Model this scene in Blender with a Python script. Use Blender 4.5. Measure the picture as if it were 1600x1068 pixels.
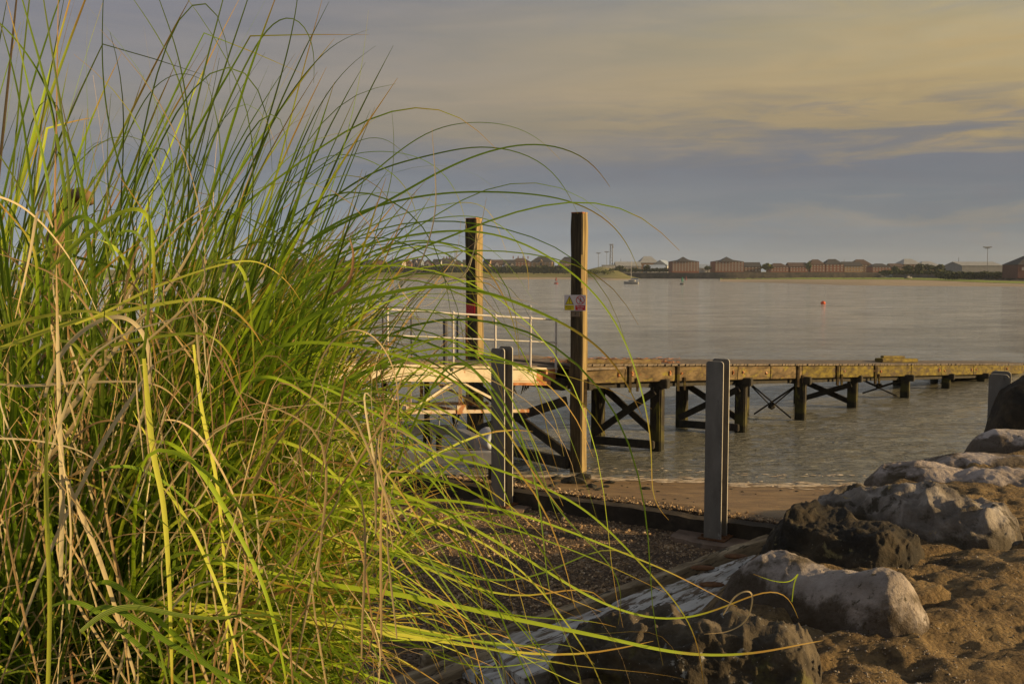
import bpy, bmesh, math, random
import numpy as np
from mathutils import Vector, Matrix
R = math.radians
random.seed(7); rng = np.random.default_rng(7)
for o in list(bpy.data.objects): bpy.data.objects.remove(o)
scene = bpy.context.scene
C = scene.collection

# ------------------------------------------------------------------ camera, sky, sun, exposure
H = 4.4; F = 1500.0; PITCH = math.atan(109/1500)
cd = bpy.data.cameras.new('camera'); cam = bpy.data.objects.new('camera', cd); C.objects.link(cam)
cam.location = (0, 0, H); cam.rotation_euler = (math.pi/2-PITCH, 0, 0)
cd.sensor_width = 36; cd.lens = 36*F/1600; cd.clip_start = 0.05; cd.clip_end = 20000
scene.camera = cam
scene.view_settings.view_transform = 'Standard'; scene.view_settings.look = 'None'
scene.view_settings.exposure = 0.45; scene.view_settings.gamma = 1
SUN_DIR = Vector((0.98, -0.17, 0.0)).normalized(); SUN_EL = R(15)
sd = bpy.data.lights.new('sun', 'SUN'); sun = bpy.data.objects.new('sun', sd); C.objects.link(sun)
sv = Vector((SUN_DIR.x*math.cos(SUN_EL), SUN_DIR.y*math.cos(SUN_EL), math.sin(SUN_EL)))
sun.rotation_euler = sv.to_track_quat('Z', 'Y').to_euler()
sd.energy = 5.0; sd.angle = R(0.6); sd.color = (1.0, 0.70, 0.34)

def lin(r, g, b):
    f = lambda c: (c/255/12.92) if c/255 <= 0.04045 else ((c/255+0.055)/1.055)**2.4
    return (f(r), f(g), f(b), 1)
world = bpy.data.worlds.new('World'); scene.world = world; world.use_nodes = True
nt = world.node_tree; nt.nodes.clear()
def N(nt, t, **k):
    n = nt.nodes.new(t)
    for a, b in k.items(): setattr(n, a, b)
    return n
def ramp(nt, stops, fac=None, interp='LINEAR'):
    n = nt.nodes.new('ShaderNodeValToRGB'); n.color_ramp.interpolation = interp
    el = n.color_ramp.elements
    while len(el) > 1: el.remove(el[-1])
    el[0].position = stops[0][0]; el[0].color = stops[0][1]
    for p, c in stops[1:]:
        e = el.new(p); e.color = c
    if fac is not None: nt.links.new(fac, n.inputs[0])
    return n
def math_n(nt, op, a, b=None, clamp=False):
    n = nt.nodes.new('ShaderNodeMath'); n.operation = op; n.use_clamp = clamp
    for i, v in enumerate((a, b)):
        if v is None: continue
        if isinstance(v, (int, float)): n.inputs[i].default_value = v
        else: nt.links.new(v, n.inputs[i])
    return n.outputs[0]
def mixc(nt, fac, a, b, mode='MIX'):
    n = nt.nodes.new('ShaderNodeMix'); n.data_type = 'RGBA'; n.blend_type = mode
    for i, v in ((0, fac), (6, a), (7, b)):
        if isinstance(v, (int, float)): n.inputs[i].default_value = v
        elif isinstance(v, tuple): n.inputs[i].default_value = v
        else: nt.links.new(v, n.inputs[i])
    return n.outputs[2]
g4_ = lambda v: (v, v, v, 1)
sky = N(nt, 'ShaderNodeTexSky'); sky.sky_type = 'NISHITA'; sky.sun_disc = False
sky.sun_elevation = SUN_EL; sky.sun_rotation = math.atan2(SUN_DIR.x, SUN_DIR.y)
tc = N(nt, 'ShaderNodeTexCoord'); sep = N(nt, 'ShaderNodeSeparateXYZ'); nt.links.new(tc.outputs['Generated'], sep.inputs[0])
mp = N(nt, 'ShaderNodeMapping'); mp.inputs['Scale'].default_value = (3.0, 3.0, 22); mp.inputs['Rotation'].default_value = (0, R(5), 0); nt.links.new(tc.outputs['Generated'], mp.inputs[0])
n1 = N(nt, 'ShaderNodeTexNoise'); n1.inputs['Scale'].default_value = 2.4; n1.inputs['Detail'].default_value = 9; n1.inputs['Roughness'].default_value = 0.6
n1.inputs['Distortion'].default_value = 0.9
nt.links.new(mp.outputs[0], n1.inputs['Vector'])
nf = math_n(nt, 'SUBTRACT', n1.outputs[0], 0.5)
xr = math_n(nt, 'SUBTRACT', sep.outputs[0], 0.1, clamp=True)
amp = math_n(nt, 'ADD', math_n(nt, 'MULTIPLY', xr, 0.20), 0.045)
elev = math_n(nt, 'ADD', sep.outputs[2], math_n(nt, 'MULTIPLY', nf, amp))
right = ramp(nt, [(0.0, lin(120,130,138)), (0.04, lin(122,126,132)), (0.055, lin(134,130,126)), (0.07, lin(112,118,127)), (0.105, lin(114,115,124)), (0.142, lin(164,143,104)),
                  (0.185, lin(185,161,112)), (0.23, lin(179,163,124)), (0.29, lin(150,148,140)), (0.42, lin(212,208,200)), (0.6, lin(150,151,155)), (1, lin(75,78,86))], elev)
left = ramp(nt, [(0.0, lin(150,164,180)), (0.04, lin(134,147,164)), (0.065, lin(126,137,152)), (0.075, lin(132,136,143)), (0.09, lin(121,127,139)), (0.11, lin(120,123,132)), (0.15, lin(141,135,128)),
                 (0.19, lin(140,136,136)), (0.26, lin(124,124,134)), (0.33, lin(130,130,136)), (0.42, lin(210,211,214)), (0.6, lin(150,152,157)), (1, lin(75,78,88))], elev)
hx = ramp(nt, [(0.0, (0,0,0,1)), (1.0, (1,1,1,1))], math_n(nt, 'ADD', math_n(nt, 'MULTIPLY', sep.outputs[0], 1.05), 0.47, clamp=True), 'EASE')
base = mixc(nt, hx.outputs[0], left.outputs[0], right.outputs[0])
mp2 = N(nt, 'ShaderNodeMapping'); mp2.inputs['Scale'].default_value = (4, 4, 30); nt.links.new(tc.outputs['Generated'], mp2.inputs[0])
n2 = N(nt, 'ShaderNodeTexNoise'); n2.inputs['Scale'].default_value = 1.3; n2.inputs['Detail'].default_value = 8; n2.inputs['Distortion'].default_value = 0.8; nt.links.new(mp2.outputs[0], n2.inputs['Vector'])
st = ramp(nt, [(0.32, (0.90,0.92,0.95,1)), (0.68, (1.10,1.07,1.04,1))], n2.outputs[0])
base = mixc(nt, 0.9, base, st.outputs[0], 'MULTIPLY')
mp3 = N(nt, 'ShaderNodeMapping'); mp3.inputs['Scale'].default_value = (3.5, 3.5, 30); mp3.inputs['Rotation'].default_value = (0, R(4), 0); nt.links.new(tc.outputs['Generated'], mp3.inputs[0])
n3 = N(nt, 'ShaderNodeTexNoise'); n3.inputs['Scale'].default_value = 2.6; n3.inputs['Detail'].default_value = 10; n3.inputs['Roughness'].default_value = .62; n3.inputs['Distortion'].default_value = .6; nt.links.new(mp3.outputs[0], n3.inputs['Vector'])
band = ramp(nt, [(.085, g4_(0)) , (.115, g4_(1)), (.15, g4_(.8)), (.185, g4_(0))], sep.outputs[2])
pat = ramp(nt, [(.46, g4_(0)), (.60, g4_(1))], n3.outputs[0])
pf = math_n(nt, 'MULTIPLY', math_n(nt, 'MULTIPLY', band.outputs[0], pat.outputs[0]), math_n(nt, 'ADD', math_n(nt, 'MULTIPLY', sep.outputs[0], 2.2), .35, clamp=True))
base = mixc(nt, math_n(nt, 'MULTIPLY', pf, .75), base, lin(112,113,121))
skys = mixc(nt, 1.0, sky.outputs[0], (0.08, 0.08, 0.08, 1), 'MULTIPLY')
col = mixc(nt, 0.9, skys, base)
bg = N(nt, 'ShaderNodeBackground'); bg.inputs[1].default_value = 0.735; nt.links.new(col, bg.inputs[0])
wo = N(nt, 'ShaderNodeOutputWorld'); nt.links.new(bg.outputs[0], wo.inputs[0])

# ------------------------------------------------------------------ geometry of view, used only to read real positions off the photograph
def ray(px, py):
    a = (px-800)/F; b = -(py-534)/F
    return Vector((a, math.cos(PITCH)+math.sin(PITCH)*b, -math.sin(PITCH)+math.cos(PITCH)*b))
def P(px, py, Y):
    d = ray(px, py); return Vector((0,0,H)) + d*(Y/d.y)
def G(px, py, z=0.0):
    d = ray(px, py); return Vector((0,0,H)) + d*((z-H)/d.z)
def pxof(x, y, z):
    c, s = math.cos(PITCH), math.sin(PITCH); zz = z-H
    fw = y*c - zz*s; up = y*s + zz*c
    return 800+F*x/fw, 534-F*up/fw

# ------------------------------------------------------------------ numpy noise
def _h(ix, iy, iz, seed):
    n = (ix*374761393 + iy*668265263 + iz*2147483647 + seed*1274126177) & 0xffffffff
    n = ((n ^ (n >> 13)) * 1274126177) & 0xffffffff
    n = n ^ (n >> 16)
    return (n & 0xffff)/65535.0
def vn(x, y, z, seed=0):
    x = np.asarray(x, float); y = np.asarray(y, float)+0*x; z = np.asarray(z, float)+0*x
    xi = np.floor(x).astype(np.int64); yi = np.floor(y).astype(np.int64); zi = np.floor(z).astype(np.int64)
    f = lambda t: t*t*t*(t*(t*6-15)+10)
    u, v, w = f(x-xi), f(y-yi), f(z-zi); r = 0
    for dx in (0,1):
        for dy in (0,1):
            for dz in (0,1):
                r = r + _h(xi+dx, yi+dy, zi+dz, seed)*(u if dx else 1-u)*(v if dy else 1-v)*(w if dz else 1-w)
    return r*2-1
def fbm(x, y, z=0.0, o=5, seed=0, g=0.5):
    a, s, t = 1.0, 0.0, 0.0
    for i in range(o):
        s = s + a*vn(x*2**i+i*17.3, y*2**i+i*5.1, z*2**i+i*9.7, seed+i); t += a; a *= g
    return s/t
def ridged(x, y, z=0.0, o=4, seed=0):
    a, s, t = 1.0, 0.0, 0.0
    for i in range(o):
        s = s + a*(1-2*np.abs(vn(x*2**i+i*7.3, y*2**i+i*3.1, z*2**i+i*1.7, seed+i))); t += a; a *= 0.5
    return s/t

# ------------------------------------------------------------------ object helpers
def tag(o, label=None, cat=None, group=None, kind=None):
    if label: o['label'] = label
    if cat: o['category'] = cat
    if group: o['group'] = group
    if kind: o['kind'] = kind
    return o
def empty(name, loc, rz=0.0, label=None, cat=None, group=None):
    o = bpy.data.objects.new(name, None); C.objects.link(o); o.empty_display_size = 0.2
    o.location = loc; o.rotation_euler = (0,0,rz); return tag(o, label, cat, group)
def mesh(name, verts, faces, material, parent=None, smooth=False, world_space=True, mats=None, fm=None):
    me = bpy.data.meshes.new(name)
    if isinstance(verts, np.ndarray): verts = verts.tolist()
    if isinstance(faces, np.ndarray): faces = faces.tolist()
    me.from_pydata(verts, [], faces); me.update()
    for m in (mats or [material]): me.materials.append(m)
    if fm is not None: me.polygons.foreach_set('material_index', fm)
    if smooth: me.polygons.foreach_set('use_smooth', [True]*len(me.polygons))
    o = bpy.data.objects.new(name, me); C.objects.link(o)
    if parent is not None:
        o.parent = parent
        if world_space:
            M = parent.matrix_basis if parent.parent is None else parent.parent.matrix_basis @ parent.matrix_basis
            o.matrix_parent_inverse = M.inverted()
    return o
class MB:
    def __init__(s): s.v = []; s.f = []; s.m = []; s.mi = 0
    def add(s, vs, fs):
        n = len(s.v); s.v += [tuple(v) for v in vs]; s.f += [tuple(i+n for i in f) for f in fs]; s.m += [s.mi]*len(fs); return s
    def box(s, c, size, M=None, bev=0.0):
        hx_, hy_, hz_ = size[0]/2, size[1]/2, size[2]/2
        bm = bmesh.new(); bmesh.ops.create_cube(bm, size=1)
        for v in bm.verts: v.co = Vector((v.co.x*size[0], v.co.y*size[1], v.co.z*size[2]))
        if bev > 0: bmesh.ops.bevel(bm, geom=bm.edges[:], offset=bev, segments=2, affect='EDGES')
        bm.verts.ensure_lookup_table(); bm.faces.ensure_lookup_table()
        vs = [(M @ v.co if M else v.co)+Vector(c) for v in bm.verts]; fs = [[v.index for v in f.verts] for f in bm.faces]
        bm.verts.index_update(); fs = [[v.index for v in f.verts] for f in bm.faces]
        bm.free(); return s.add(vs, fs)
    def beam(s, a, b, w, h, up=(0,0,1), bev=0.0, ext=0.0):
        a, b = Vector(a), Vector(b); d = b-a; L = d.length; d.normalize()
        u = Vector(up); sx = d.cross(u)
        if sx.length < 1e-4: sx = d.cross(Vector((0,1,0)))
        sx.normalize(); u = sx.cross(d).normalized()
        M = Matrix((( d.x, sx.x, u.x),(d.y, sx.y, u.y),(d.z, sx.z, u.z)))
        return s.box((a+b)/2, (L+ext*2, w, h), M, bev)
    def tube(s, pts, rad, n=10, cap=True):
        pts = [Vector(p) for p in pts]; k = len(pts)
        rads = rad if isinstance(rad, (list, tuple)) else [rad]*k
        t = [(pts[min(i+1,k-1)]-pts[max(i-1,0)]).normalized() for i in range(k)]
        ref = Vector((0,0,1)) if abs(t[0].z) < 0.9 else Vector((1,0,0))
        vs = []
        nrm = (ref - t[0]*ref.dot(t[0])).normalized()
        for i in range(k):
            nrm = (nrm - t[i]*nrm.dot(t[i])).normalized(); bi = t[i].cross(nrm)
            for j in range(n):
                a = 2*math.pi*j/n; vs.append(pts[i]+(nrm*math.cos(a)+bi*math.sin(a))*rads[i])
        fs = [[i*n+j, i*n+(j+1)%n, (i+1)*n+(j+1)%n, (i+1)*n+j] for i in range(k-1) for j in range(n)]
        if cap: fs += [list(range(n))[::-1], list(range((k-1)*n, k*n))]
        return s.add(vs, fs)
    def ball(s, c, r, sub=2):
        bm = bmesh.new(); bmesh.ops.create_icosphere(bm, subdivisions=sub, radius=1)
        r = r if isinstance(r, (tuple, list)) else (r,r,r)
        vs = [Vector(c)+Vector((v.co.x*r[0], v.co.y*r[1], v.co.z*r[2])) for v in bm.verts]
        fs = [[v.index for v in f.verts] for f in bm.faces]; bm.free(); return s.add(vs, fs)
    def prism(s, pts, off):
        n = len(pts); off = Vector(off); vs = [Vector(p) for p in pts]+[Vector(p)+off for p in pts]
        fs = [list(range(n)), list(range(2*n-1, n-1, -1))]+[[i, n+i, n+(i+1)%n, (i+1)%n] for i in range(n)]
        return s.add(vs, fs)
    def build(s, name, material, parent=None, smooth=False, mats=None):
        o = mesh(name, s.v, s.f, material, parent, smooth, True, mats, s.m if mats else None)
        bm = bmesh.new(); bm.from_mesh(o.data); bmesh.ops.recalc_face_normals(bm, faces=bm.faces); bm.to_mesh(o.data); bm.free()
        return o

# ------------------------------------------------------------------ materials
def new_mat(name):
    m = bpy.data.materials.new(name); m.use_nodes = True; t = m.node_tree; t.nodes.clear()
    o = N(t, 'ShaderNodeOutputMaterial'); b = N(t, 'ShaderNodeBsdfPrincipled'); t.links.new(b.outputs[0], o.inputs[0])
    return m, t, b, o
def coords(t, scale=(1,1,1), rot=(0,0,0), kind='Object'):
    c = N(t, 'ShaderNodeTexCoord'); m = N(t, 'ShaderNodeMapping'); m.inputs['Scale'].default_value = scale; m.inputs['Rotation'].default_value = rot
    t.links.new(c.outputs[kind], m.inputs[0]); return m.outputs[0]
def noise(t, vec, scale, detail=5, rough=0.55, dist=0.0):
    n = N(t, 'ShaderNodeTexNoise'); n.inputs['Scale'].default_value = scale; n.inputs['Detail'].default_value = detail
    n.inputs['Roughness'].default_value = rough; n.inputs['Distortion'].default_value = dist; t.links.new(vec, n.inputs['Vector']); return n.outputs[0]
def c4(c): return (c[0], c[1], c[2], 1)
def g4(v): return (v, v, v, 1)
def grain_coords(t, ang, along, across):
    c = N(t, 'ShaderNodeTexCoord'); r = N(t, 'ShaderNodeMapping'); r.inputs['Rotation'].default_value = (0,0,-ang); t.links.new(c.outputs['Object'], r.inputs[0])
    m = N(t, 'ShaderNodeMapping'); m.inputs['Scale'].default_value = (along, across, across); t.links.new(r.outputs[0], m.inputs[0]); return m.outputs[0]
def low_tint(m, colour, z0, amp, width=.05, sc=3.0):  # tints everything below a noise-broken height line
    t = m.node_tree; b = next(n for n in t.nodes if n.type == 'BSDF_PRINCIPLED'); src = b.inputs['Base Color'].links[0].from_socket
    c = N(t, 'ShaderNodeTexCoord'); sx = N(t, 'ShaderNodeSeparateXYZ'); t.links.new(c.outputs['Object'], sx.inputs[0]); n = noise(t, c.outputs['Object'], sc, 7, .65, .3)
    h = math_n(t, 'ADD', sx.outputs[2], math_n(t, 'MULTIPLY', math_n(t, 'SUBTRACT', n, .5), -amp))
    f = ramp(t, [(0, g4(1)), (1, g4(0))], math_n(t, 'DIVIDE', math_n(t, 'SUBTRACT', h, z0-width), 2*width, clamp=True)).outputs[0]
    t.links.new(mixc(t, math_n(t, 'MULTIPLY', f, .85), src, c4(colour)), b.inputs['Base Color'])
def weathered(name, cols, scale=3.0, stretch=(1,1,1), rough=0.85, bump=0.3, bscale=30, bdist=0.02, spots=None, metal=0.0, spec=0.3, detail=8, grain=None):
    """cols: ramp stops; spots: (colour, scale, lo, hi) list of patches with their own shape"""
    m, t, b, o = new_mat(name); v = coords(t, stretch) if grain is None else grain_coords(t, *grain)
    n = noise(t, v, scale, detail, 0.62, 0.2); k = len(cols)
    r = ramp(t, [(0.3+0.4*i/max(1,k-1), c4(c)) for i, c in enumerate(cols)], n); c = r.outputs[0]
    for (sc, ss, lo, hi) in (spots or []):
        s = ramp(t, [(lo, g4(0)), (hi, g4(1))], noise(t, v, ss, 6, 0.65, 0.3)).outputs[0]
        c = mixc(t, s, c, c4(sc))
    t.links.new(c, b.inputs['Base Color']); b.inputs['Roughness'].default_value = rough; b.inputs['Metallic'].default_value = metal
    b.inputs['Specular IOR Level'].default_value = spec
    if bump > 0:
        bp = N(t, 'ShaderNodeBump'); bp.inputs['Strength'].default_value = bump; bp.inputs['Distance'].default_value = bdist
        t.links.new(noise(t, v, bscale, 8, 0.65), bp.inputs['Height']); t.links.new(bp.outputs[0], b.inputs['Normal'])
    return m
M = {}
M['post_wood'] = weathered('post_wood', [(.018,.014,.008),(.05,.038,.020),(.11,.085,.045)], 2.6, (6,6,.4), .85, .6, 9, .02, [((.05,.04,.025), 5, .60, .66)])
M['jetty_wood'] = weathered('jetty_wood', [(.035,.024,.012),(.115,.08,.038),(.21,.15,.075)], 2.5, (1.2,1.2,3), .85, .5, 14, .015, [((.22,.18,.03), 1.3, .56, .66), ((.16,.06,.02), 4, .62, .68), ((.04,.03,.02), 6, .60, .68)])
M['moss_wood'] = weathered('moss_wood', [(.03,.02,.010),(.12,.09,.016),(.22,.175,.022)], 2.5, (1.2,1.2,3), .85, .6, 14, .015, [((.07,.05,.03), 1.6, .52, .62), ((.03,.025,.015), 6, .60, .68)])
M['deck_wood'] = weathered('deck_wood', [(.07,.06,.05),(.16,.13,.10),(.24,.19,.14)], 4, (1,1,1), .9, .4, 20, .01)
M['pile_wood'] = weathered('pile_wood', [(.010,.008,.006),(.018,.015,.010),(.035,.028,.015)], 3, (3,3,.6), .8, .6, 12, .02, [((.11,.10,.015), 2.0, .55, .62)])
M['black_wood'] = weathered('black_wood', [(.012,.011,.010),(.030,.026,.020),(.045,.04,.025)], 4, (2,2,1), .75, .6, 20, .02)
M['weed'] = weathered('weed', [(.012,.011,.008),(.03,.028,.015)], 6, rough=.6)
M['post_sunlit_side'] = weathered('post_sunlit_side', [(.10,.07,.03),(.26,.19,.08),(.37,.28,.125)], 2.6, (6,6,.4), .8, .4, 9, .01, [((.10,.07,.035), 5, .62, .68)])  # paler copy of post_wood: sunlight painted into the faces turned to the sun
M['steel'] = weathered('steel', [(.13,.12,.105),(.175,.163,.142),(.22,.205,.18)], 2.2, (2,2,.8), .62, .15, 60, .003, [((.27,.26,.24), 9, .63, .7), ((.10,.06,.035), 1.6, .60, .70), ((.06,.055,.05), 3.1, .60, .72)], .35, .4)
M['sunlit_edge'] = weathered('sunlit_edge', [(.40,.38,.34),(.55,.53,.48)], 6, (2,2,.5), .5, .2, 60, .003, [((.14,.13,.12), 6, .58, .66)], .2, .4)  # pale flange edges: the sun catching them is put into the colour
M['galv'] = weathered('galv', [(.24,.25,.27),(.33,.34,.36),(.42,.43,.45)], 3, rough=.5, bump=.1, metal=.45, spots=[((.2,.15,.1), 5, .65, .72)])
M['roller'] = weathered('roller', [(.34,.37,.43),(.48,.52,.60)], 3, rough=.5, bump=.1)
M['rubber'] = weathered('rubber', [(.012,.012,.013),(.03,.03,.03)], 5, rough=.7)
M['cream'] = weathered('cream', [(.42,.35,.24),(.56,.49,.36),(.62,.55,.42)], 2.5, (1,1,1), .6, .15, 25, .004, [((.36,.15,.05), 3.2, .60, .66)])
M['cream_rust'] = weathered('cream_rust', [(.42,.34,.24),(.55,.46,.35)], 2.5, rough=.75, bump=.3, spots=[((.30,.13,.05), 4, .50, .58), ((.15,.07,.04), 7, .60, .66)])
M['rust'] = weathered('rust', [(.16,.06,.02),(.42,.17,.06),(.62,.42,.26)], 4, rough=.85, bump=.4)
M['rail'] = weathered('rail', [(.42,.40,.37),(.60,.57,.53)], 4, rough=.5, bump=.1, spots=[((.35,.17,.08), 6, .62, .68)])
M['darkrail'] = weathered('darkrail', [(.06,.06,.07),(.12,.12,.13)], 4, rough=.6, bump=.1)
M['plank'] = weathered('plank', [(.20,.17,.13),(.44,.43,.40),(.58,.58,.56)], 1.3, rough=.9, bump=.9, bscale=5, bdist=.02, spots=[((.12,.09,.06), 2.4, .51, .56), ((.03,.024,.018), 3.5, .60, .63), ((.10,.11,.05), 1.2, .60, .68)], grain=(R(47),.8,4.5))
M['plank_edge'] = weathered('plank_edge', [(.10,.075,.045),(.26,.20,.12),(.40,.33,.22)], 2.0, rough=.9, bump=.8, bscale=6, bdist=.02, spots=[((.05,.04,.025), 3, .55, .62)], grain=(R(47),.7,5))
M['rot'] = weathered('rot', [(.05,.025,.012),(.13,.06,.025),(.20,.10,.04)], 9, rough=.95, bump=.9)
M['sill'] = weathered('sill', [(.018,.014,.010),(.035,.028,.020),(.07,.055,.038)], 3, rough=.95, bump=.5)
M['apron'] = weathered('apron', [(.08,.055,.038),(.17,.12,.085),(.26,.19,.14)], 2.5, rough=.9, bump=.6, spots=[((.14,.11,.08), 5, .56, .64)])
M['rock_pale'] = weathered('rock_pale', [(.16,.13,.105),(.36,.31,.275),(.50,.45,.42)], 2.2, rough=.9, bump=1.0, bscale=24, bdist=.03, spots=[((.09,.07,.045), 2.6, .54, .68), ((.09,.075,.05), 22, .58, .66), ((.36,.27,.07), 6, .68, .72)])
M['rock_pale_b'] = weathered('rock_pale_b', [(.15,.12,.10),(.34,.29,.26),(.46,.40,.37)], 2.6, rough=.9, bump=1.0, bscale=20, bdist=.03, spots=[((.07,.05,.03), 1.7, .50, .58), ((.62,.58,.54), 40, .69, .72)])
M['rock_grey'] = weathered('rock_grey', [(.05,.042,.033),(.18,.155,.13),(.42,.38,.34)], 3.2, rough=.9, bump=1.0, bscale=20, bdist=.03, spots=[((.06,.05,.035), 5, .55, .62), ((.36,.27,.10), 4, .64, .70)])
M['rock_dark'] = weathered('rock_dark', [(.012,.010,.008),(.028,.023,.016),(.07,.052,.03)], 3.5, rough=.9, bump=.9, bscale=10, bdist=.04, spots=[((.20,.17,.08), 6, .62, .70), ((.38,.34,.28), 45, .70, .73)])
M['rock_lichen'] = weathered('rock_lichen', [(.03,.025,.018),(.075,.06,.04),(.16,.13,.09)], 4, rough=.95, bump=1.0, bscale=14, bdist=.03, spots=[((.30,.30,.28), 11, .62, .67), ((.11,.10,.035), 3, .58, .66), ((.42,.40,.36), 60, .66, .70)])
M['curved'] = weathered('curved', [(.14,.085,.04),(.26,.165,.075)], 2, rough=.7, bump=.1)

low_tint(M['rock_pale'], (.06,.042,.024), 2.46, .9, .04, 2.4)  # boulders turn dark brown towards the bottom, with an uneven edge
low_tint(M['rock_pale_b'], (.08,.06,.035), 2.36, .8, .05, 2.5)
low_tint(M['rock_grey'], (.05,.04,.025), 2.36, .7, .05, 3)
low_tint(M['pile_wood'], (.06,.055,.012), .50, .8, .10, 4)  # mossy growth low on the piles
low_tint(M['pile_wood'], (.012,.012,.008), .22, .3, .04, 6)
# bank: brown pebbly concrete with pale chips
def ground_mat():
    m, t, b, o = new_mat('ground'); v = coords(t)
    at = N(t, 'ShaderNodeAttribute'); at.attribute_name = 'zone'; sp = N(t, 'ShaderNodeSeparateColor'); t.links.new(at.outputs['Color'], sp.inputs[0])
    conc = ramp(t, [(.28, c4((.03,.02,.012))), (.42, c4((.15,.10,.048))), (.56, c4((.32,.22,.10))), (.72, c4((.46,.34,.19)))], noise(t, v, 2.6, 12, .78, .5)).outputs[0]
    vo = N(t, 'ShaderNodeTexVoronoi'); vo.inputs['Scale'].default_value = 52; t.links.new(v, vo.inputs['Vector'])
    vcs = N(t, 'ShaderNodeSeparateColor'); t.links.new(vo.outputs['Color'], vcs.inputs[0])
    chip = math_n(t, 'MULTIPLY', ramp(t, [(.25, g4(1)), (.34, g4(0))], vo.outputs['Distance']).outputs[0], ramp(t, [(.88, g4(0)), (.92, g4(1))], vcs.outputs[0]).outputs[0])
    chip = math_n(t, 'MULTIPLY', chip, ramp(t, [(.45, g4(.1)), (.6, g4(1))], noise(t, v, 1.7, 4)).outputs[0])
    conc = mixc(t, chip, conc, c4((.40,.33,.25)))
    conc = mixc(t, ramp(t, [(.55, g4(0)), (.64, g4(.8))], noise(t, v, 3.3, 7, .7, .6)).outputs[0], conc, c4((.045,.035,.022)))
    vg = N(t, 'ShaderNodeTexVoronoi'); vg.inputs['Scale'].default_value = 34; t.links.new(v, vg.inputs['Vector'])
    gs = N(t, 'ShaderNodeSeparateColor'); t.links.new(vg.outputs['Color'], gs.inputs[0])
    grav = ramp(t, [(0, c4((.04,.024,.014))), (.5, c4((.19,.125,.068))), (.86, c4((.33,.22,.12))), (.95, c4((.40,.29,.18))), (1, c4((.5,.42,.32)))], gs.outputs[0]).outputs[0]
    grav = mixc(t, ramp(t, [(.42, g4(0)), (.6, g4(.7))], noise(t, v, .9, 5)).outputs[0], grav, c4((.05,.035,.025)))
    mud = ramp(t, [(.3, c4((.10,.065,.03))), (.5, c4((.21,.135,.058))), (.7, c4((.30,.205,.095)))], noise(t, coords(t, (1,2.2,1)), 1.4, 9, .65, .5)).outputs[0]
    mud = mixc(t, ramp(t, [(.60, g4(0)), (.66, g4(.85))], noise(t, coords(t, (2.2,5,1)), 2.2, 6, .7)).outputs[0], mud, c4((.055,.045,.03)))
    c = mixc(t, sp.outputs[0], conc, grav); c = mixc(t, sp.outputs[1], c, mud)
    t.links.new(c, b.inputs['Base Color'])
    rr = mixc(t, sp.outputs[1], g4(.92), g4(.55)); t.links.new(rr, b.inputs['Roughness']); b.inputs['Specular IOR Level'].default_value = .3
    h1 = noise(t, v, 28, 8, .75); h2 = math_n(t, 'ADD', math_n(t, 'MULTIPLY', vg.outputs['Distance'], -.9), math_n(t, 'MULTIPLY', vo.outputs['Distance'], -.3))
    hh = math_n(t, 'ADD', math_n(t, 'MULTIPLY', h1, 1.7), h2)
    bp = N(t, 'ShaderNodeBump'); bp.inputs['Distance'].default_value = .04
    t.links.new(math_n(t, 'SUBTRACT', 1.0, math_n(t, 'MULTIPLY', sp.outputs[1], .72)), bp.inputs['Strength'])
    t.links.new(hh, bp.inputs['Height']); t.links.new(bp.outputs[0], b.inputs['Normal'])
    return m
M['ground'] = ground_mat()

def water_mat():
    m, t, b, o = new_mat('water')
    v = coords(t)
    b.inputs['Base Color'].default_value = (.050,.047,.024,1); b.inputs['Roughness'].default_value = .09; b.inputs['IOR'].default_value = 1.75
    b.inputs['Specular IOR Level'].default_value = .5
    cn = ramp(t, [(.43, c4((.24,.23,.185))), (.57, c4((.56,.54,.46)))], noise(t, coords(t, (.55,1,1), (0,0,.05)), .17, 14, .88)).outputs[0]
    sy = N(t, 'ShaderNodeSeparateXYZ'); t.links.new(v, sy.inputs[0]); fy = ramp(t, [(.0, g4(0)), (1, g4(1))], math_n(t, 'DIVIDE', math_n(t, 'SUBTRACT', sy.outputs[1], 26), 70, clamp=True)).outputs[0]
    cn = mixc(t, fy, c4((.17,.165,.125)), cn); t.links.new(cn, b.inputs['Base Color'])
    w1 = noise(t, coords(t, (.6,2.3,1), (0,0,R(-8))), 1.9, 4, .6, .9)
    w2 = noise(t, coords(t, (.7,1.9,1), (0,0,R(12))), 5.5, 3, .55, .4)
    w3 = noise(t, coords(t, (.22,1.3,1)), .35, 4, .6)
    w4 = noise(t, coords(t, (.10,.6,1)), .16, 5, .65)
    h = math_n(t, 'ADD', math_n(t, 'ADD', math_n(t, 'MULTIPLY', w1, 1.1), math_n(t, 'MULTIPLY', w2, .30)), math_n(t, 'ADD', math_n(t, 'MULTIPLY', w3, .5), math_n(t, 'MULTIPLY', w4, .5)))
    bp = N(t, 'ShaderNodeBump'); bp.inputs['Distance'].default_value = .30
    gust = ramp(t, [(.38, g4(.30)), (.62, g4(1))], noise(t, coords(t, (.55,1,1)), .12, 14, .86, .3)).outputs[0]; t.links.new(gust, bp.inputs['Strength'])
    t.links.new(h, bp.inputs['Height']); t.links.new(bp.outputs[0], b.inputs['Normal'])
    return m
M['water'] = water_mat()
M['foam'] = weathered('foam', [(.25,.19,.12),(.45,.37,.27),(.66,.58,.47)], 6, rough=.7, bump=.3)

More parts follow.
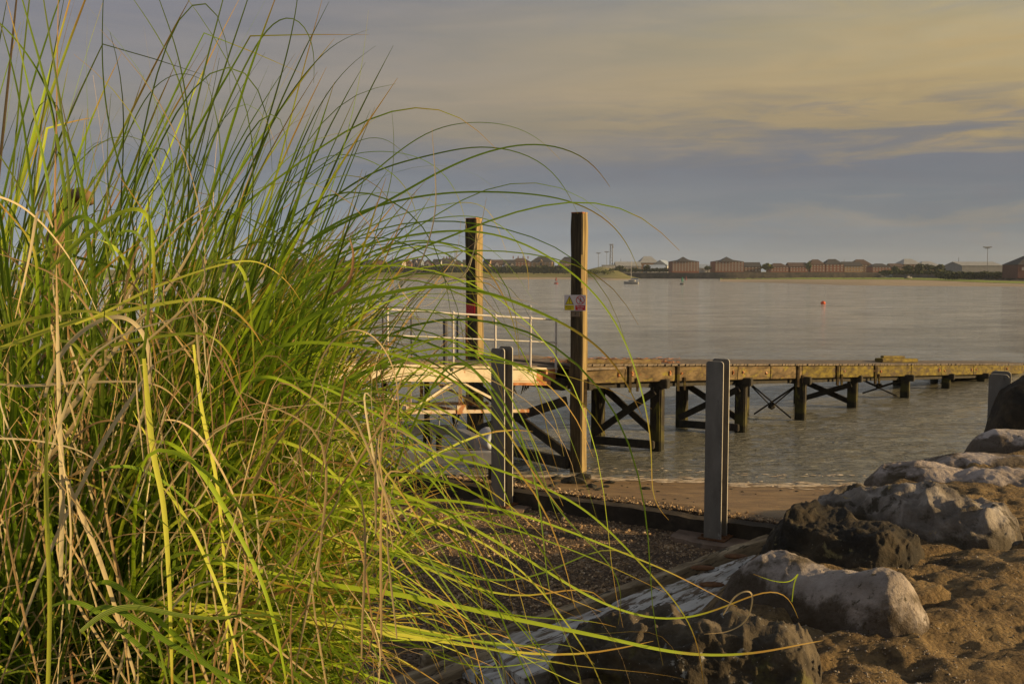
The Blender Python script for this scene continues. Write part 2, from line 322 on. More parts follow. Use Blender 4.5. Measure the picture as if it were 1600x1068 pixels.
# ------------------------------------------------------------------ ground heightfield
EDGE = [(-14,3.2),(-4,3.6),(-0.4,4.2),(0.7,4.75),(1.6,5.9),(2.4,7.4),(3.6,9.0),(5.2,10.3),(8,12.3),(13,15.5),(30,26)]
def sdist(x, y):
    best = np.full(np.shape(x), 1e9); sign = np.ones(np.shape(x))
    for (ax, ay), (bx, by) in zip(EDGE[:-1], EDGE[1:]):
        dx, dy = bx-ax, by-ay; L2 = dx*dx+dy*dy
        t = np.clip(((x-ax)*dx+(y-ay)*dy)/L2, 0, 1)
        d = np.hypot(x-ax-t*dx, y-ay-t*dy); c = dx*(y-ay)-dy*(x-ax)
        u = d < best; best = np.where(u, d, best); sign = np.where(u, np.where(c > 0, -1.0, 1.0), sign)
    return best*sign
SA = Vector((3.2, 14.95)); SDIR = Vector((0.845, -0.535)).normalized()     # line of the steel posts
def ysill(x): return SA.y + (x-SA.x)*SDIR.y/SDIR.x + 0.35
def yshore(x): return 20.5 - 0.13*x + 0.12*np.sin(x*0.9) 
def ground_z(x, y):
    x = np.asarray(x, float); y = np.asarray(y, float)
    ys = ysill(x); sh = yshore(x)
    mud = 0.50*(1-(y-ys)/np.maximum(sh-ys, 1.0)); mud = np.maximum(mud, -3.0) + 0.012*fbm(x*1.5, y*3, 0, 4, 5)
    grav = 0.28 + 0.03*fbm(x, y, 0, 3, 8) + 0.012*fbm(x*9, y*9, 0, 2, 3)
    basez = np.where(y > ys, mud, grav)
    s = sdist(x, y)
    rgd = ridged(x*1.1+y*.9, (y*1.0-x*.55)*2.4, 0, 4, 77)
    top = 2.34 - 0.10*np.clip(rgd-.15,0,1) + 0.018*ridged(x*6, y*6, 0, 3, 78) + 0.025*np.clip(s, 0, 4) + 0.07*fbm(x*.8, y*.8, 0, 3, 21) + 0.035*fbm(x*3.2, y*2.2, 0, 4, 2) + 0.012*fbm(x*14, y*14, 0, 3, 6)
    k = np.clip((s+2.3)/2.3, 0, 1); k = k*k*(3-2*k)
    z = basez*(1-k) + top*k
    return z, s, (y > ys)
def grid(xs, ys_):
    X, Y = np.meshgrid(xs, ys_); Z, S, Mu = ground_z(X, Y); return X, Y, Z, S, Mu
xs = np.concatenate([np.linspace(-60,-8,40)[:-1], np.linspace(-8,-1,110)[:-1], np.linspace(-1,8,330)[:-1], np.linspace(8,14,60)[:-1], np.linspace(14,120,50)])
yy = np.concatenate([np.linspace(-40,2.5,16)[:-1], np.linspace(2.5,9,230)[:-1], np.linspace(9,21,130)[:-1], np.linspace(21,60,30)])
X, Y, Z, S, Mu = grid(xs, yy)
nx, ny = len(xs), len(yy)
idx = np.arange(nx*ny).reshape(ny, nx)
fc = np.stack([idx[:-1,:-1], idx[:-1,1:], idx[1:,1:], idx[1:,:-1]], -1).reshape(-1,4)
gv = np.stack([X, Y, Z], -1).reshape(-1,3)
gr = mesh('ground', gv, fc, M['ground'], smooth=True); tag(gr, kind='structure')
ca = gr.data.color_attributes.new('zone', 'FLOAT_COLOR', 'POINT')
kk = np.clip((S+2.2)/0.4, 0, 1)
zone = np.zeros((nx*ny, 4)); zone[:,0] = (1-kk).reshape(-1)
zone[:,1] = (np.clip((Y-ysill(X)-0.3+0.45*fbm(X*2,Y*2,0,4,44))/0.6, 0, 1)*(1-kk)).reshape(-1); zone[:,3] = 1
ca.data.foreach_set('color', zone.reshape(-1))
# seabed far sheet
sb = mesh('seabed', [(-3400,59,-3.2),(3400,59,-3.2),(3400,3300,-3.2),(-3400,3300,-3.2)], [(0,1,2,3)], M['ground']); tag(sb, kind='structure')
# water: fine near, one sheet to the horizon, with real low waves near the beach
wy = np.concatenate([np.linspace(17.5,30,150)[:-1], np.linspace(30,60,110)[:-1], np.geomspace(60,3200,40)])
wx0 = np.linspace(-1,1,420)
WX, WY = np.meshgrid(wx0, wy); WX = WX*(WY*1.1+6)
fall = np.clip((60-WY)/30, 0, 1)*np.clip((WY-19)/3.5, .15, 1)
WZ = fall*(0.040*fbm(WX*1.2, WY*3.0, 0, 4, 61)) + 0.0
wi = np.arange(WX.size).reshape(WX.shape)
wf = np.stack([wi[:-1,:-1], wi[:-1,1:], wi[1:,1:], wi[1:,:-1]], -1).reshape(-1,4)
wa = mesh('water', np.stack([WX,WY,WZ],-1).reshape(-1,3), wf, M['water'], smooth=True); tag(wa, kind='structure')

# foam line at the water's edge
fb = MB()
for k in range(900):
    x = random.uniform(-6, 12); row = random.random()
    y = yshore(x) + (random.gauss(-.14,.20) if row < .8 else random.gauss(.9,.12)) + 0.10*math.sin(x*2.1)
    z = max(float(ground_z(np.array([x]), np.array([y]))[0][0]), 0.0)+.008
    w, d = random.uniform(.05,.26), random.uniform(.02,.07); n = 7
    if row >= .8: w *= .5; d *= .5
    ps = [(x+math.cos(2*math.pi*i/n)*w*random.uniform(.6,1), y+math.sin(2*math.pi*i/n)*d*random.uniform(.6,1), z+.004) for i in range(n)]
    fb.add(ps+[(x, y, z+.014)], [(i, (i+1)%n, n) for i in range(n)])
o = fb.build('foam', M['foam']); tag(o, 'pale foam along the water\'s edge on the beach', 'foam', kind='stuff')

# ------------------------------------------------------------------ far shores
def sheet(name, cols, material, kind='structure'):
    """cols: list of columns, each a list of points"""
    nr = len(cols[0]); vs = [tuple(p) for c in cols for p in c]
    fs = [(i*nr+j, (i+1)*nr+j, (i+1)*nr+j+1, i*nr+j+1) for i in range(len(cols)-1) for j in range(nr-1)]
    o = mesh(name, vs, fs, material, smooth=True); tag(o, kind=kind); return o
M['far_sand'] = weathered('far_sand', [(.20,.16,.11),(.33,.26,.18),(.40,.33,.24)], .08, (1,3,1), .95, 0)
M['far_grass'] = weathered('far_grass', [(.09,.085,.02),(.17,.165,.035),(.24,.21,.07)], .06, (1,3,1), .95, 0, spots=[((.28,.22,.10), .05, .55, .65)])
M['far_green'] = weathered('far_green', [(.11,.15,.015),(.24,.30,.02)], .05, (1,3,1), .95, 0)
M['quay'] = weathered('quay', [(.025,.022,.02),(.06,.05,.042),(.11,.09,.07)], .25, rough=.95, bump=.4, bscale=1, bdist=.5)
def sm(t): t = max(0, min(1, t)); return t*t*(3-2*t)
# left bank
cols_s, cols_g = [], []
for i in range(90):
    px = -900 + i*(1902)/89; 
    t = max(0, (px-880)/120)
    ysh = 436.4 + 0.6*math.sin(px*.02) + .9*sm(t) - (2.6*sm((px-965)/37) if px > 965 else 0)
    a = G(px, ysh); D = a.length; 
    e = 1.0 if px < 940 else sm((1003-px)/63)
    up = ((lambda q: 4.6*q)(sm((px-905)/25)*sm((1000-px)/60)))
    dirv = Vector((a.x, a.y, 0)).normalized()
    p1 = a+dirv*(-3); p1.z = -.3
    p2 = a+dirv*(38*e+2); p2.z = 0.9*e+.02; p3 = a+dirv*(120*e+5); p3.z = 1.9*e+up*.35; p4 = a+dirv*(210*e+8); p4.z = 4.3*e+up; p5 = a+dirv*(1300); p5.z = (9*e if px<960 else 4.3*e)
    if px > 960: p5 = a+dirv*(230*e+12); p5.z = -1
    cols_s.append([p1, a, p2]); cols_g.append([p2+Vector((0,0,.15*e)), p3, p4, p5])
sheet('far_beach', cols_s, M['far_sand']); sheet('far_bank', cols_g, M['far_grass'])
# right bank: sand spit, green strip, quay wall, land
cols_s, cols_g, cols_l, wall = [], [], [], []
for i in range(90):
    px = 1125 + i*(1500)/89
    ysh = 440.0 + 4.6*sm((px-1125)/250) + (px-1125)*.0062
    a = G(px, ysh); dirv = Vector((a.x, a.y, 0)).normalized()
    e = sm((px-1125)/140)
    yb = 436.0 + (px-1125)*.0030 + 5.6*sm((px-1400)/210)
    q = G(px, min(yb, ysh-.6), .55*e)
    p1 = a-dirv*3; p1.z = -.3
    cols_s.append([p1, a, q])
    q2 = G(px, 432.2+ (px-1125)*.003+5.6*sm((px-1400)/210), .9)
    cols_g.append([q+Vector((0,0,.1)), q2])
sheet('sand_spit', cols_s, M['far_sand']); sheet('green_strip', cols_g, M['far_green'])
wl = []
for i in range(130):
    px = 962+i*(1900)/129
    D = 640 - 190*sm((px-1380)/260)
    if px < 1130: D = 640+ (1130-px)*.25
    b0 = P(px, 440, D); b0.z = -.5; tp = Vector(b0); tp.z = 4.4+ 0.45*(math.sin(px*.05)*.3)+ (-.0 if px>1100 else -.4)
    dirv = Vector((b0.x, b0.y, 0)).normalized()
    back = tp+dirv*4; wl.append([b0, tp, back]); far = tp+dirv*1300; far.z = 5
    cols_l.append([back, back+dirv*300, far])
qw = sheet('quay_wall', wl, M['quay'], None); tag(qw, 'long dark stone quay wall below the brick apartment blocks across the water', 'quay wall')
sheet('far_land', cols_l, M['far_grass'])
ex = MB()
for k in range(1500):                                  # broken mudbank texture in front of the wall: stones
    px = random.uniform(1130, 1900); 
    ysh = 440.0 + 4.6*sm((px-1125)/250) + (px-1125)*.0062; 
    p = G(px, random.uniform(433.4+5.0*sm((px-1400)/210), 434.8+5.6*sm((px-1400)/210)), .5); r = random.uniform(.3,.9)
    ex.ball(p, (r*2, r, r*.6), 1)
tag(ex.build('shore_stones', M['quay']), 'dark stones and weed at the foot of the far quay wall', 'stones', kind='stuff')

# ---- far buildings
BM = {}
def bmat(n, c, v=.15):
    if n not in BM: BM[n] = weathered('b_'+n, [tuple(x*(1-v) for x in c), tuple(x*(1+v) for x in c)], .5, rough=.9, bump=0)
    return BM[n]
BRICK = bmat('brick', (.22,.095,.065)); BROWN = bmat('brown', (.17,.10,.06)); TAN = bmat('tan', (.30,.20,.12)); WHT = bmat('white', (.42,.42,.42))
BLU = bmat('blue', (.17,.20,.26)); GRY = bmat('grey', (.22,.22,.23)); SLATE = bmat('slate', (.050,.048,.052)); TILE = bmat('tile', (.085,.055,.045)); BROOF = bmat('blueroof', (.26,.32,.42))
DGL = bmat('glass', (.035,.04,.05)); FRM = bmat('frame', (.32,.29,.27)); LGR = bmat('lightroof', (.28,.29,.30))
def house(name, px0, px1, ytop, ybase, D, wm, rm, label, cat, group=None, roof='gable', eave=.5, depth=None, rot=0.0, win=(2,2), chim=0, trim=True, gabm=None, dormer=0):
    a, b = P(px0, ybase, D), P(px1, ybase, D); w = (b-a).length; c = (a+b)/2; top = P(px0, ytop, D).z; z0 = c.z-2.5
    h = top-c.z; he = h*eave; dp = depth or min(w, 11)
    root = empty(name, (c.x, c.y+dp/2, c.z), rot, label, cat, group); MW = Matrix.Translation(root.location) @ Matrix.Rotation(rot, 4, 'Z')
    def W(x, y, z): return MW @ Vector((x, y, z))
    mb = MB(); x0, x1, y0, y1 = -w/2, w/2, -dp/2, dp/2
    vs = [W(x0,y0,-2.5),W(x1,y0,-2.5),W(x1,y1,-2.5),W(x0,y1,-2.5),W(x0,y0,he),W(x1,y0,he),W(x1,y1,he),W(x0,y1,he)]
    fs = [(0,1,5,4),(1,2,6,5),(2,3,7,6),(3,0,4,7),(4,5,6,7)]
    if roof in ('gable',):
        vs += [W(x0,0,h-.15), W(x1,0,h-.15)]; fs += [(5,6,9),(7,4,8)]
    if roof == 'front':
        vs += [W(0,y0,h-.15), W(0,y1,h-.15)]; fs += [(4,5,8),(6,7,9)]
    mb.add(vs, fs); mb.build('wall', wm, root)
    r = MB(); q = .35; th = .25
    if roof == 'gable':
        for s in (-1,1):
            p = [(x0-q, s*(dp/2+q), he-.2), (x1+q, s*(dp/2+q), he-.2), (x1+q, 0, h), (x0-q, 0, h)]
            r.prism([W(*k) for k in p], W(0,0,th)-W(0,0,0))
    elif roof == 'front':
        for s in (-1,1):
            p = [(s*(w/2+q), y0-q, he-.2), (s*(w/2+q), y1+q, he-.2), (0, y1+q, h), (0, y0-q, h)]
            r.prism([W(*k) for k in p], W(0,0,th)-W(0,0,0))
    elif roof == 'hip':
        i = min(w*.30, dp*.5)
        vs = [W(x0-q,y0-q,he),W(x1+q,y0-q,he),W(x1+q,y1+q,he),W(x0-q,y1+q,he),W(x0+i,0,h),W(x1-i,0,h)]
        r.add(vs, [(0,1,5,4),(1,2,5),(2,3,4,5),(3,0,4),(0,3,2,1)])
    else:
        r.box(tuple(W(0,0,he+.3)), (w+.6, dp+.6, .6), Matrix.Rotation(rot, 3, 'Z'))
    ro = r.build('roof', rm, root)
    for k in range(chim):
        m = MB(); cx = x0+w*(k+.5)/max(1,chim); m.box(tuple(W(cx, 0, h+.5)), (.9,.9,2.2), Matrix.Rotation(rot, 3, 'Z'))
        m.box(tuple(W(cx, 0, h+1.75)), (.4,.4,.5), Matrix.Rotation(rot, 3, 'Z')); m.build('chimney', BRICK, root)
    nxw, nzw = win
    for i in range(nxw):
        for j in range(nzw):
            fr = MB(); gx = x0+w*(i+.5)/nxw; gz = he*(j+.5)/nzw; ww, wh = min(1.1, w/nxw*.36), min(1.15, he/nzw*.42)
            fr.box(tuple(W(gx, y0-.03, gz)), (ww+.22, .14, wh+.22), Matrix.Rotation(rot, 3, 'Z'))
            fo = fr.build('window', FRM, root)
            if nxw*nzw <= 40:
                pn = MB(); pn.box(tuple(W(gx, y0-.09, gz)), (ww, .1, wh), Matrix.Rotation(rot, 3, 'Z')); pn.build('pane', DGL, fo)
    for k in range(dormer):
        gx = x0+w*(k+.5)/dormer; dm = MB(); dw = min(3.2, w/dormer*.5)/2
        pts = [W(gx-dw, y0-.5, 0), W(gx+dw, y0-.5, 0), W(gx+dw, y0-.5, he), W(gx, y0-.5, he+dw*1.3), W(gx-dw, y0-.5, he)]
        dm.prism(pts, W(0,dp*.4,0)-W(0,0,0)); dm.build('gabled_bay', gabm or FRM, root)
        dw2 = MB(); dw2.box(tuple(W(gx, y0-.55, he*.62)), (dw*.9, .12, he*.5), Matrix.Rotation(rot, 3, 'Z')); dw2.build('window', DGL, root)
    return root
GT = 'terraced houses on the far left shore'
terr = [  # px0, px1, ytop, ybase, wall, roof, rooftype, label
 (300,322,405,421,TAN,TILE,'gable','far tan house with tiled roof seen through the thick grass, leftmost of the shoreline row'),
 (324,345,404,421,BRICK,SLATE,'front','far red gabled house seen through the grass, second from the left of the row'),
 (347,372,405,421,WHT,SLATE,'gable','far pale house with dark roof seen through the grass, third from the left'),
 (374,396,404,421,BRICK,TILE,'gable','far brick house with brown roof seen through the grass, fourth from the left'),
 (398,424,405,421,BLU,SLATE,'front','far blue-grey gabled house behind the grass, fifth from the left'),
 (426,448,404,421,TAN,SLATE,'gable','far tan house with slate roof behind the grass, sixth from the left'),
 (450,476,405,421,BROWN,TILE,'gable','far brown house behind the grass tips, seventh from the left'),
 (478,500,406,421,WHT,TILE,'front','far white gabled house behind the grass tips, eighth from the left'),
 (502,522,405,421,BROWN,SLATE,'gable','far brown house with dark roof left of the rounded tree'),
 (524,540,407,421,BLU,SLATE,'gable','small blue-grey house just left of the rounded tree'),
 (567,583,406,419,TAN,SLATE,'gable','tan house with dark roof just right of the rounded tree'),
 (584,605,405,419,BRICK,TILE,'front','red brick house with orange lit gable right of the rounded tree'),
 (607,618,406,419,BLU,SLATE,'front','narrow blue-grey house beside the red gabled one'),
 (619,631,406,419,WHT,SLATE,'gable','white-fronted house with dark roof right of the narrow blue one'),
 (632,643,406,419,BROWN,TILE,'front','narrow brown gabled house in the middle of the terrace'),
 (644,660,405,419,BLU,SLATE,'gable','blue-grey house with pale bay in the middle of the terrace'),
 (661,676,406,419,BRICK,SLATE,'front','red gabled house near the middle of the terrace, right of the pale bay'),
 (677,690,405,419,WHT,SLATE,'gable','white house with slate roof left of the tall leafless gap'),
 (691,708,404,419,GRY,SLATE,'gable','grey house with a row of chimney pots at the terrace end'),
 (709,722,407,419,TAN,SLATE,'front','tan gabled house just left of the nearer wooden post'),
 (723,736,406,420,BLU,SLATE,'gable','blue-grey house cut by the left edge of the wooden post'),
]
for k, (a, b, yt, yb, wm, rm, rt, lb) in enumerate(terr):
    house('terraced_house', a, b, yt, yb, 800+((k*37)%30), wm, rm, lb, 'house', GT, rt, .58, 9, rot=R(-18+ (k*13)%24), win=(2,2), chim=(4 if 'pots' in lb else 1 if k % 3 == 0 else 0), dormer=1 if 'bay' in lb else 0)
house('gabled_house', 756,768,405,420,790,TAN,SLATE,'small house with sunlit orange gable just right of the left wooden post','house',roof='gable',eave=.5,rot=R(-35),win=(1,2))
house('brick_house', 768,785,406,421,780,BROWN,TILE,'brown brick house with white bay between the wooden posts','house',roof='gable',eave=.5,win=(3,2),dormer=1)
house('gabled_house', 786,805,406,421,780,BLU,SLATE,'blue-grey house with pale gabled bay between the wooden posts','house',roof='gable',eave=.5,win=(3,2),dormer=2,gabm=FRM)
house('apartment_building', 798,829,403,419,830,BRICK,TILE,'red brick building with four chimneys between the wooden posts','building',roof='hip',eave=.62,win=(6,3),chim=4)
house('apartment_building', 831,865,400.5,420,800,TAN,SLATE,'large tan building with steep dark roof and pale gable left of the tall post','building',roof='hip',eave=.55,win=(5,3),dormer=1,gabm=TAN,depth=16,rot=R(-10))
house('apartment_building', 873,905,401,421,800,TAN,SLATE,'dark-roofed tan building half hidden by the tall wooden post with the warning sign','building',roof='hip',eave=.5,win=(4,3),depth=14)
# centre: works and sheds
house('works_shed', 942,961,414,422,780,WHT,LGR,'low white works shed right of the tall signed post','shed',roof='flat',eave=.9,win=(3,1))
house('works_shed', 963,1002,409,423,790,GRY,LGR,'long low grey-roofed works building behind the small sailing boat','shed',roof='gable',eave=.55,win=(6,1),depth=20)
house('warehouse', 1000,1029,400,421,840,BROWN,LGR,'tall brown warehouse behind the white sheds','warehouse',roof='hip',eave=.5,win=(0,0),depth=24)
house('boat_shed', 1009,1040,414,424,700,WHT,BROOF,'low white shed with pale blue roof at the harbour mouth','shed',roof='gable',eave=.5,win=(4,1),depth=14)
house('boat_shed', 1026,1050,406.5,423,730,WHT,BROOF,'taller white gabled shed with blue roof left of the first brick block','shed',roof='front',eave=.5,win=(0,0),depth=16,rot=R(-25))
def block(px0, px1, D, label):
    r = house('apartment_block', px0, px1, 405.5, 424, D, BRICK, SLATE, label, 'apartment block', 'four storey brick blocks on the quay', 'hip', .84, 16, win=(9,4))
    w = (P(px1,424,D)-P(px0,424,D)).length; c = r.location; h = P(px0,405.5,D).z-c.z
    m = MB(); hb = h*.84
    m.add([(c.x-w*.30,c.y-9,c.z+hb),(c.x+w*.22,c.y-9,c.z+hb),(c.x+w*.22,c.y+6,c.z+hb),(c.x-w*.30,c.y+6,c.z+hb),(c.x-w*.04,c.y-2,c.z+h*1.26)], [(0,1,4),(1,2,4),(2,3,4),(3,0,4)]); m.build('raised_roof', SLATE, r)
    m = MB(); 
    for q in (.205,.41,.62,.83): m.box((c.x, c.y-8.12, c.z+h*q), (w*.98, .22, .3))
    m.build('string_course', FRM, r)
block(1050,1092,670,'four storey red brick apartment block, left of the two by the harbour mouth')
block(1117,1162,670,'four storey red brick apartment block, right of the two by the harbour mouth')
house('boat_shed', 1093,1111,413,423,690,WHT,BROOF,'low white shed with blue roof between the two brick apartment blocks','shed',roof='gable',eave=.45,win=(2,1))
house('brick_terrace', 1163,1189,410,424,690,BROWN,SLATE,'brown terrace with dark roof just right of the second apartment block','terrace',roof='gable',eave=.55,win=(5,2))
rr_ = [(1204,1232,411,BRICK,TILE,'hip','brick terrace right of the rounded tree, with a long low tiled roof'),
 (1234,1262,410.5,BRICK,TILE,'gable','brick terrace right of the low tiled roof, left of the twin large-roofed houses'),
 (1266,1289,405,BRICK,TILE,'hip','large brick house with high tiled roof, left of a twin pair'),
 (1290,1318,404.5,BRICK,SLATE,'hip','large brick house with dark flat-topped roof, right of a twin pair'),
 (1319,1347,409,TAN,SLATE,'gable','pale fronted terrace with broad dark roof right of the twin houses'),
 (1333,1362,405,BROWN,TILE,'hip','brown building with high pointed roof behind the pale terrace'),
 (1363,1392,411.5,BRICK,SLATE,'hip','low brick terrace between the pointed roof and the round-topped hall'),
 (1393,1412,412,BROWN,TILE,'gable','low brown terrace left of the round green trees')]
for k, (a, b, yt, wm, rm, rt, lb) in enumerate(rr_):
    house('brick_terrace', a, b, yt, 424, 680+ (30 if 'behind' in lb else 0), wm, rm, lb, 'terrace', 'brick houses along the right quay', rt, .58, 12, win=(5,3) if yt < 407 else (6,2))
house('round_hall', 1412,1440,404,423,760,BROWN,LGR,'brown hall with a broad hipped roof behind the round green trees','hall',roof='hip',eave=.55,win=(4,2),depth=20)
house('warehouse', 1440,1473,408,423,760,BROWN,LGR,'wide low warehouse with pale hipped roof behind the trees at right','warehouse',roof='hip',eave=.45,win=(0,0),depth=24)
house('works_shed', 1503,1566,409,424,620,GRY,LGR,'long pale grey industrial shed near the right edge','shed',roof='gable',eave=.62,win=(0,0),depth=26)
house('visitor_centre', 1594,1690,396,426,430,bmat('darkbrick',(.12,.055,.045)),SLATE,'brick building with wide grey roof and white windows at the right edge','building',roof='hip',eave=.42,win=(6,1),depth=16,rot=R(-4))
# masts
def mast(px, y0, y1, D, r, label, head=False, lattice=False):
    a, b = P(px, y1, D), P(px, y0, D); root = empty('lamp_mast' if head else 'mast', a, 0, label, 'mast', 'thin masts over the far shore')
    m = MB()
    if lattice:
        for dx, dy in ((-1,-1),(1,-1),(1,1),(-1,1)): m.beam((a.x+dx*r*3, a.y+dy*r*3, a.z), (a.x+dx*r*2, a.y+dy*r*2, b.z), r, r)
        k = 9; hh = (b.z-a.z)/k
        for i in range(k):
            s = 1 if i % 2 else -1
            m.beam((a.x-s*r*3, a.y-r*3, a.z+i*hh), (a.x+s*r*2.6, a.y-r*3, a.z+(i+1)*hh), r*.6, r*.6)
    else: m.tube([a, b], [r, r*.6], 6)
    m.build('shaft', GRY, root)
    if head:
        m = MB(); m.box((b.x, b.y, b.z), (4.5,1.6,.5)); m.box((b.x,b.y,b.z-.6),(2.6,1,.4)); m.build('lamp_head', GRY, root)
    elif lattice:
        m = MB(); m.box((b.x, b.y, b.z-.5), (r*9,r*9,.5)); m.box((b.x+r*4, b.y, b.z-2.5), (.5,.5,2)); m.build('platform', GRY, root)
for a in [(613,392,412,900,.25,'thin mast above the middle of the terrace',0,0),(712,391,412,900,.3,'latticed phone mast above the terrace near the left wooden post',0,1),
          (935,395,422,900,.28,'thin lamp mast, leftmost of three right of the signed post',1,0),(948,393,422,900,.22,'thin lamp mast in the middle of three right of the signed post',1,0),
          (955,381,424,800,.38,'tall lattice mast right of the signed post',0,1),(970,404,420,820,.3,'short mast above the grey works roof',0,0),
          (1498,402,424,700,.3,'slim pole left of the long grey shed',0,0),(1543,386,424,560,.22,'high-mast floodlight above the long grey shed',1,0),(1319,405,412,720,.25,'short pole above the twin brick houses',0,0)]: mast(*a)
ppx = [1491, 1506]
# far foliage
M['leaf_dark'] = weathered('leaf_dark', [(.018,.026,.008),(.045,.06,.015),(.08,.09,.02)], .6, rough=.8, bump=0)
M['leaf_far'] = weathered('leaf_far', [(.04,.055,.012),(.10,.12,.02),(.15,.15,.03)], .6, rough=.8, bump=0)
M['bark'] = weathered('bark', [(.04,.03,.02),(.09,.07,.05)], 3)
def leaves(name, blobs, n, size, material, parent=None):
    vs, fs = [], []
    tot = sum(b[1][0]*b[1][2] for b in blobs)
    for (c, r) in blobs:
        for k in range(max(6, int(n*r[0]*r[2]/tot))):
            d = Vector((random.gauss(0,1), random.gauss(0,1), random.gauss(0,1))).normalized()*(random.uniform(.35,1)**.5)
            p = Vector(c)+Vector((d.x*r[0], d.y*r[1], d.z*r[2])); s = size*random.uniform(.5,1.3)
            q = Matrix.Rotation(random.uniform(0,6.3), 3, Vector((random.gauss(0,1),random.gauss(0,1),random.gauss(0,1))).normalized())
            b = len(vs); vs += [p+q@Vector((-s,-s*.7,0)), p+q@Vector((s,-s*.5,.2*s)), p+q@Vector((s*.8,s,0)), p+q@Vector((-s*.6,s*.8,-.2*s))]; fs.append((b,b+1,b+2,b+3))
    return mesh(name, [tuple(v) for v in vs], fs, material, parent)
def tree(px, ybase, ytop, hw, D, label, cat='tree', n=500, mt='leaf_far', group='trees on the far shore'):
    a = P(px, ybase, D); t = P(px, ytop, D); h = t.z-a.z; r = hw*D/F
    root = empty('tree', a, 0, label, cat, group)
    m = MB(); m.tube([a+Vector((0,0,-1)), a+Vector((.1,0,h*.4)), a+Vector((-.1,0,h*.7))], [.35,.22,.1], 7)
    for s in (-1,1): m.tube([a+Vector((0,0,h*.35)), a+Vector((s*r*.5,0,h*.6))], [.16,.06], 5)
    m.build('trunk', M['bark'], root)
    bl = [((a.x+random.uniform(-.35,.35)*r, a.y+random.uniform(-.3,.3)*r, a.z+h*random.uniform(.42,.72)), (r*random.uniform(.5,.75), r*.6, h*random.uniform(.22,.32))) for _ in range(8)]
    leaves('crown', bl, n, max(.35, r*.14), M[mt], root)
tree(553,421,405,15,770,'rounded dark tree standing between the far terraced houses', mt='leaf_dark', n=900)
tree(1199,424,411,11,660,'rounded green tree right of the second brick apartment block')
tree(1263,424,408,6,665,'small green tree between the brick terraces left of the twin houses')
tree(1418,427,413,9,560,'round green tree, leftmost of the four in front of the hall', mt='leaf_dark')
tree(1434,427,411,10,560,'round green tree, second of the four in front of the hall', mt='leaf_dark')
tree(1451,427,412,8,560,'round green tree, third of the four, slimmer than its neighbours', mt='leaf_dark')
tree(1468,428,412,10,560,'round green tree, rightmost of the four in front of the hall', mt='leaf_dark')
tree(1398,427,415,6,600,'small dark tree left of the four round trees', mt='leaf_dark')
tree(1010,424,414,7,690,'low dark tree left of the blue-roofed white shed', mt='leaf_dark')
tree(1106,424,414,6,660,'low dark tree at the corner of the second brick block', mt='leaf_dark')
tree(968,424,415,7,700,'low bushy tree left of the grey works building', mt='leaf_dark')
def hedge(px0, px1, yb, yt, D, label, mt='leaf_dark', n=3000, size=.8):
    bl = []; px = px0
    while px < px1:
        t = random.uniform(yt-1, yt+2.5); a = P(px, yb, D); b = P(px, t, D); h = b.z-a.z
        bl.append(((a.x, a.y+random.uniform(-2,2), a.z+h*.45), (3.2*random.uniform(.8,1.4), 3, h*.58))); px += 3.2
    o = leaves('hedge', bl, n, size, M[mt]); tag(o, label, 'hedge', 'hedges on the far shore')
hedge(280, 560, 424.5, 418, 770, 'dark hedge below the far houses seen through the grass', n=4000)
hedge(556, 655, 424.5, 419, 772, 'low clipped dark hedge below the middle of the terrace', n=2500)
hedge(650, 732, 425, 415.5, 765, 'taller bushy dark hedge left of the left wooden post', n=3000)
hedge(752, 832, 425, 416, 760, 'dark hedge between the wooden posts below the bay-fronted houses', n=2600)
hedge(834, 905, 425.5, 415, 755, 'dark bushy hedge below the large tan building', n=2600)
hedge(1476, 1640, 434, 425, 452, 'dark scrubby hedge along the quay at the right edge', n=5000, size=.6)
hedge(1380, 1480, 427, 422, 520, 'low shrubs below the four round trees', n=1600, size=.6)
hedge(960, 1050, 424, 419, 690, 'low shrubs in front of the grey works building', n=1500, size=.6)
hedge(905, 955, 427, 421, 650, 'scattered scrub on the grassy dune right of the signed post', 'leaf_far', 700, .5)
# cars / clutter specks skipped; boats and buoys
def buoy(px, py, D, r, mt, label, kind='ball'):
    a = P(px, py, D); a.z = 0; root = empty('buoy', a, 0, label, 'buoy', 'buoys in the river')
    if kind == 'ball':
        m = MB(); m.ball((a.x,a.y,r*.45), (r,r,r*.85), 3); m.build('float', mt, root, True)
        m = MB(); m.tube([(a.x,a.y,r*1.2),(a.x,a.y,r*1.5)], r*.12, 6); m.build('ring', M['darkrail'], root)
    else:
        m = MB(); m.tube([(a.x,a.y,-.3),(a.x,a.y,r*.25),(a.x,a.y,r*.6)], [r,r,r*.8], 14); m.build('float', M['darkrail'] if kind=='dark' else mt, root)
        m = MB()
        for i in range(4):
            t = i*math.pi/2; m.beam((a.x+.6*r*math.cos(t), a.y+.6*r*math.sin(t), r*.6), (a.x+.2*r*math.cos(t), a.y+.2*r*math.sin(t), r*2.2), .09*r, .09*r)
        m.build('tower', mt, root)
        m = MB(); m.tube([(a.x,a.y,r*1.5),(a.x,a.y,r*2.5)], [.45*r,.28*r], 8); m.ball((a.x,a.y,r*2.8), r*.3, 1); m.build('topmark', mt, root)
PAINT = lambda n, c: weathered(n, [tuple(x*.85 for x in c), c], 4, rough=.5, bump=.1)
M['orange'] = PAINT('orange_paint', (.62,.10,.03)); M['red'] = PAINT('red_paint', (.24,.05,.045)); M['green'] = PAINT('green_paint', (.02,.20,.14)); M['whitep'] = PAINT('white_paint', (.30,.30,.30)); M['bluep'] = PAINT('blue_paint', (.06,.13,.35))
a = G(1286,475); buoy(1286,475,a.y,.33,M['orange'],'bright orange ball buoy alone on the open water at right')
